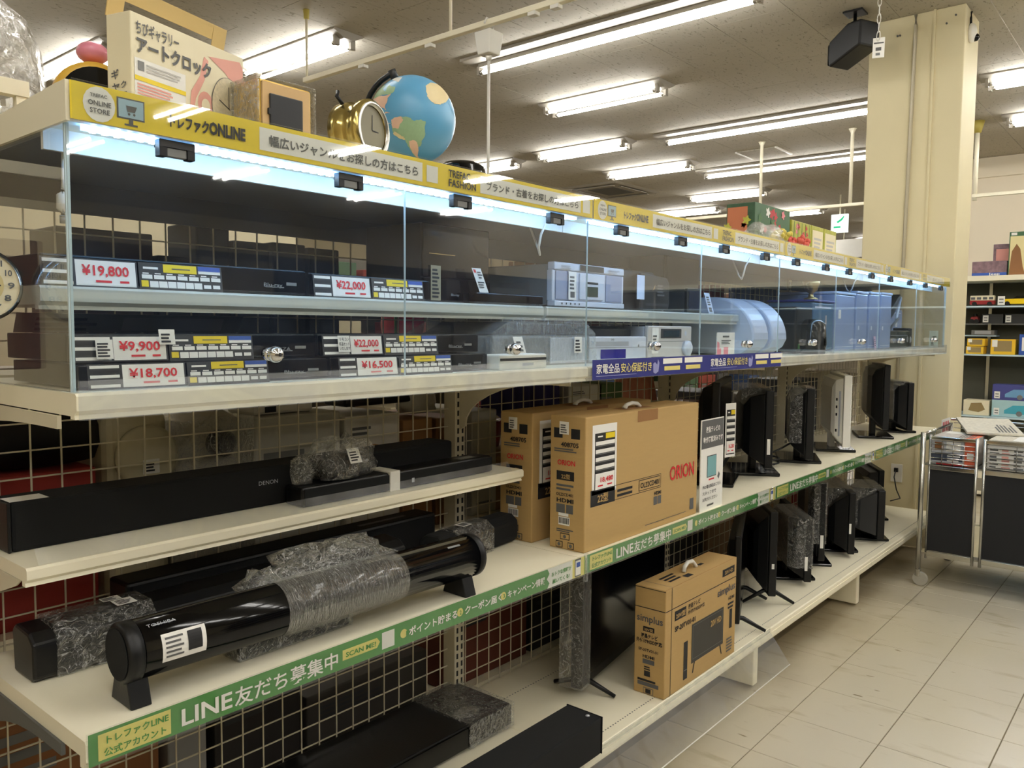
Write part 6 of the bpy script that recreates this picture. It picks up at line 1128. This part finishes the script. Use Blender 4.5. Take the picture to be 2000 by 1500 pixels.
t = thing('red_vase', 'glossy red wide-mouthed vase behind the mesh of the nearest showcase', 'vase', (1.265, 0.74, u0)); MB().lathe([(0.05, 0), (0.068, 0.10), (0.06, 0.2), (0.075, 0.24), (0.055, 0.26), (0.06, 0.33), (0.07, 0.345)], M('red glaze', (156, 18, 40), 0.25), 28).build('vase', t)
t = thing('yellow_blossom', 'bunch of yellow blossoms beside the red vase behind the mesh', 'flowers', (1.165, 0.66, u0)); rr = random.Random(12); YP = M('yellow blossom', (226, 180, 30), 0.6)
for k in range(14): MB().sphere((rr.uniform(-.035, .035), rr.uniform(-.03, .03), 0.19 + rr.uniform(0, .13)), 0.019, YP, 8).build('blossom', t)
for k in range(3): MB().tube([(0, 0, 0), (rr.uniform(-.02, .02), 0, 0.22)], 0.003, GFL, 5).build('stem', t)
t = thing('clock_reflection', 'round cream clock with a silver rim hanging beyond the side glass at the left edge', 'clock', (-0.058, 0.15, 1.385)); MB().lathe([(0.047, 0.016), (0.052, 0.008), (0.051, -0.006), (0.046, -0.009)], CHROME, 40, (0, 0, 0), 'y', caps=False).build('rim', t); MB().lathe([(0.0465, -0.0062), (0.0465, -0.005)], M('cream dial', (226, 214, 180), 0.5), 40, (0, 0, 0), 'y').build('dial', t); MB().lathe([(0.0015, 0.05), (0.0015, 0.222)], STEEL, 6).build('added_wire', t)  # mirror image of a clock built as a solid; wire invented to hold it
P = Panel(t, (0, -0.0066, 0), FX, FU)
for k in range(12):
    a = PI / 2 + (k + 1) * PI / 6; P.text(str(k + 1), 0.035 * math.cos(a) - 0.005, 0.035 * math.sin(a) - 0.004, 0.012, INKG, 0.009)
P.disc(0, 0, 0.026, M('gold dial ring', (206, 186, 130), 0.45), 1, 24); P.rect(-0.001, 0, 0.001, 0.03, INK, 2); P.rect(0, -0.001, 0.022, 0.001, INK, 2); P.build('numerals')
# the aisle beyond: a second run of shelving with mixed goods
t = thing('back_gondola', 'second run of cream shelving across the rear aisle, seen through the mesh', 'shelving', (1.6, 2.3, 0)); MB().box((0, 0.22, 0), (7.2, 0.26, 1.72), M('grey steel panel', (120, 116, 104), 0.6)).build('back_panel', t)
for z in (0.15, 0.6, 1.05, 1.45): MB().box((0, -0.2, z), (7.2, 0.22, z + 0.03), CREAM).build('shelf', t)
cols = [((150, 60, 50), 'dull red'), ((60, 84, 130), 'steel blue'), ((190, 180, 150), 'cream'), ((70, 70, 74), 'dark grey'), ((170, 130, 70), 'ochre'), ((80, 110, 80), 'moss green'), ((200, 196, 190), 'off-white'), ((110, 76, 56), 'brown')]
ORD = 'first second third fourth fifth sixth seventh eighth ninth tenth eleventh twelfth thirteenth fourteenth fifteenth sixteenth seventeenth eighteenth nineteenth twentieth twenty-first twenty-second twenty-third twenty-fourth twenty-fifth twenty-sixth twenty-seventh twenty-eighth twenty-ninth thirtieth'.split()
rr = random.Random(2); lev = {0.18: 'lowest', 0.63: 'second', 1.08: 'third', 1.48: 'top'}
wh = ['near its left end', 'left of its middle', 'about its middle', 'right of its middle', 'near its right end']
for z, nm in lev.items():
    x = 1.65; k = 0
    while x < 8.6:
        w_ = rr.uniform(0.18, 0.42); c, cn = cols[(k * 3 + int(z * 7)) % 8]; h = rr.uniform(0.12, 0.24 if z > 1.4 else 0.34)
        bx('goods_box', '%s box, %s from the left on the %s shelf across the rear aisle' % (cn, ORD[k], nm), x, x + w_, z + 0.0005, z + h, c, 2.12, 0.3); x += w_ + rr.uniform(0.01, 0.12); k += 1
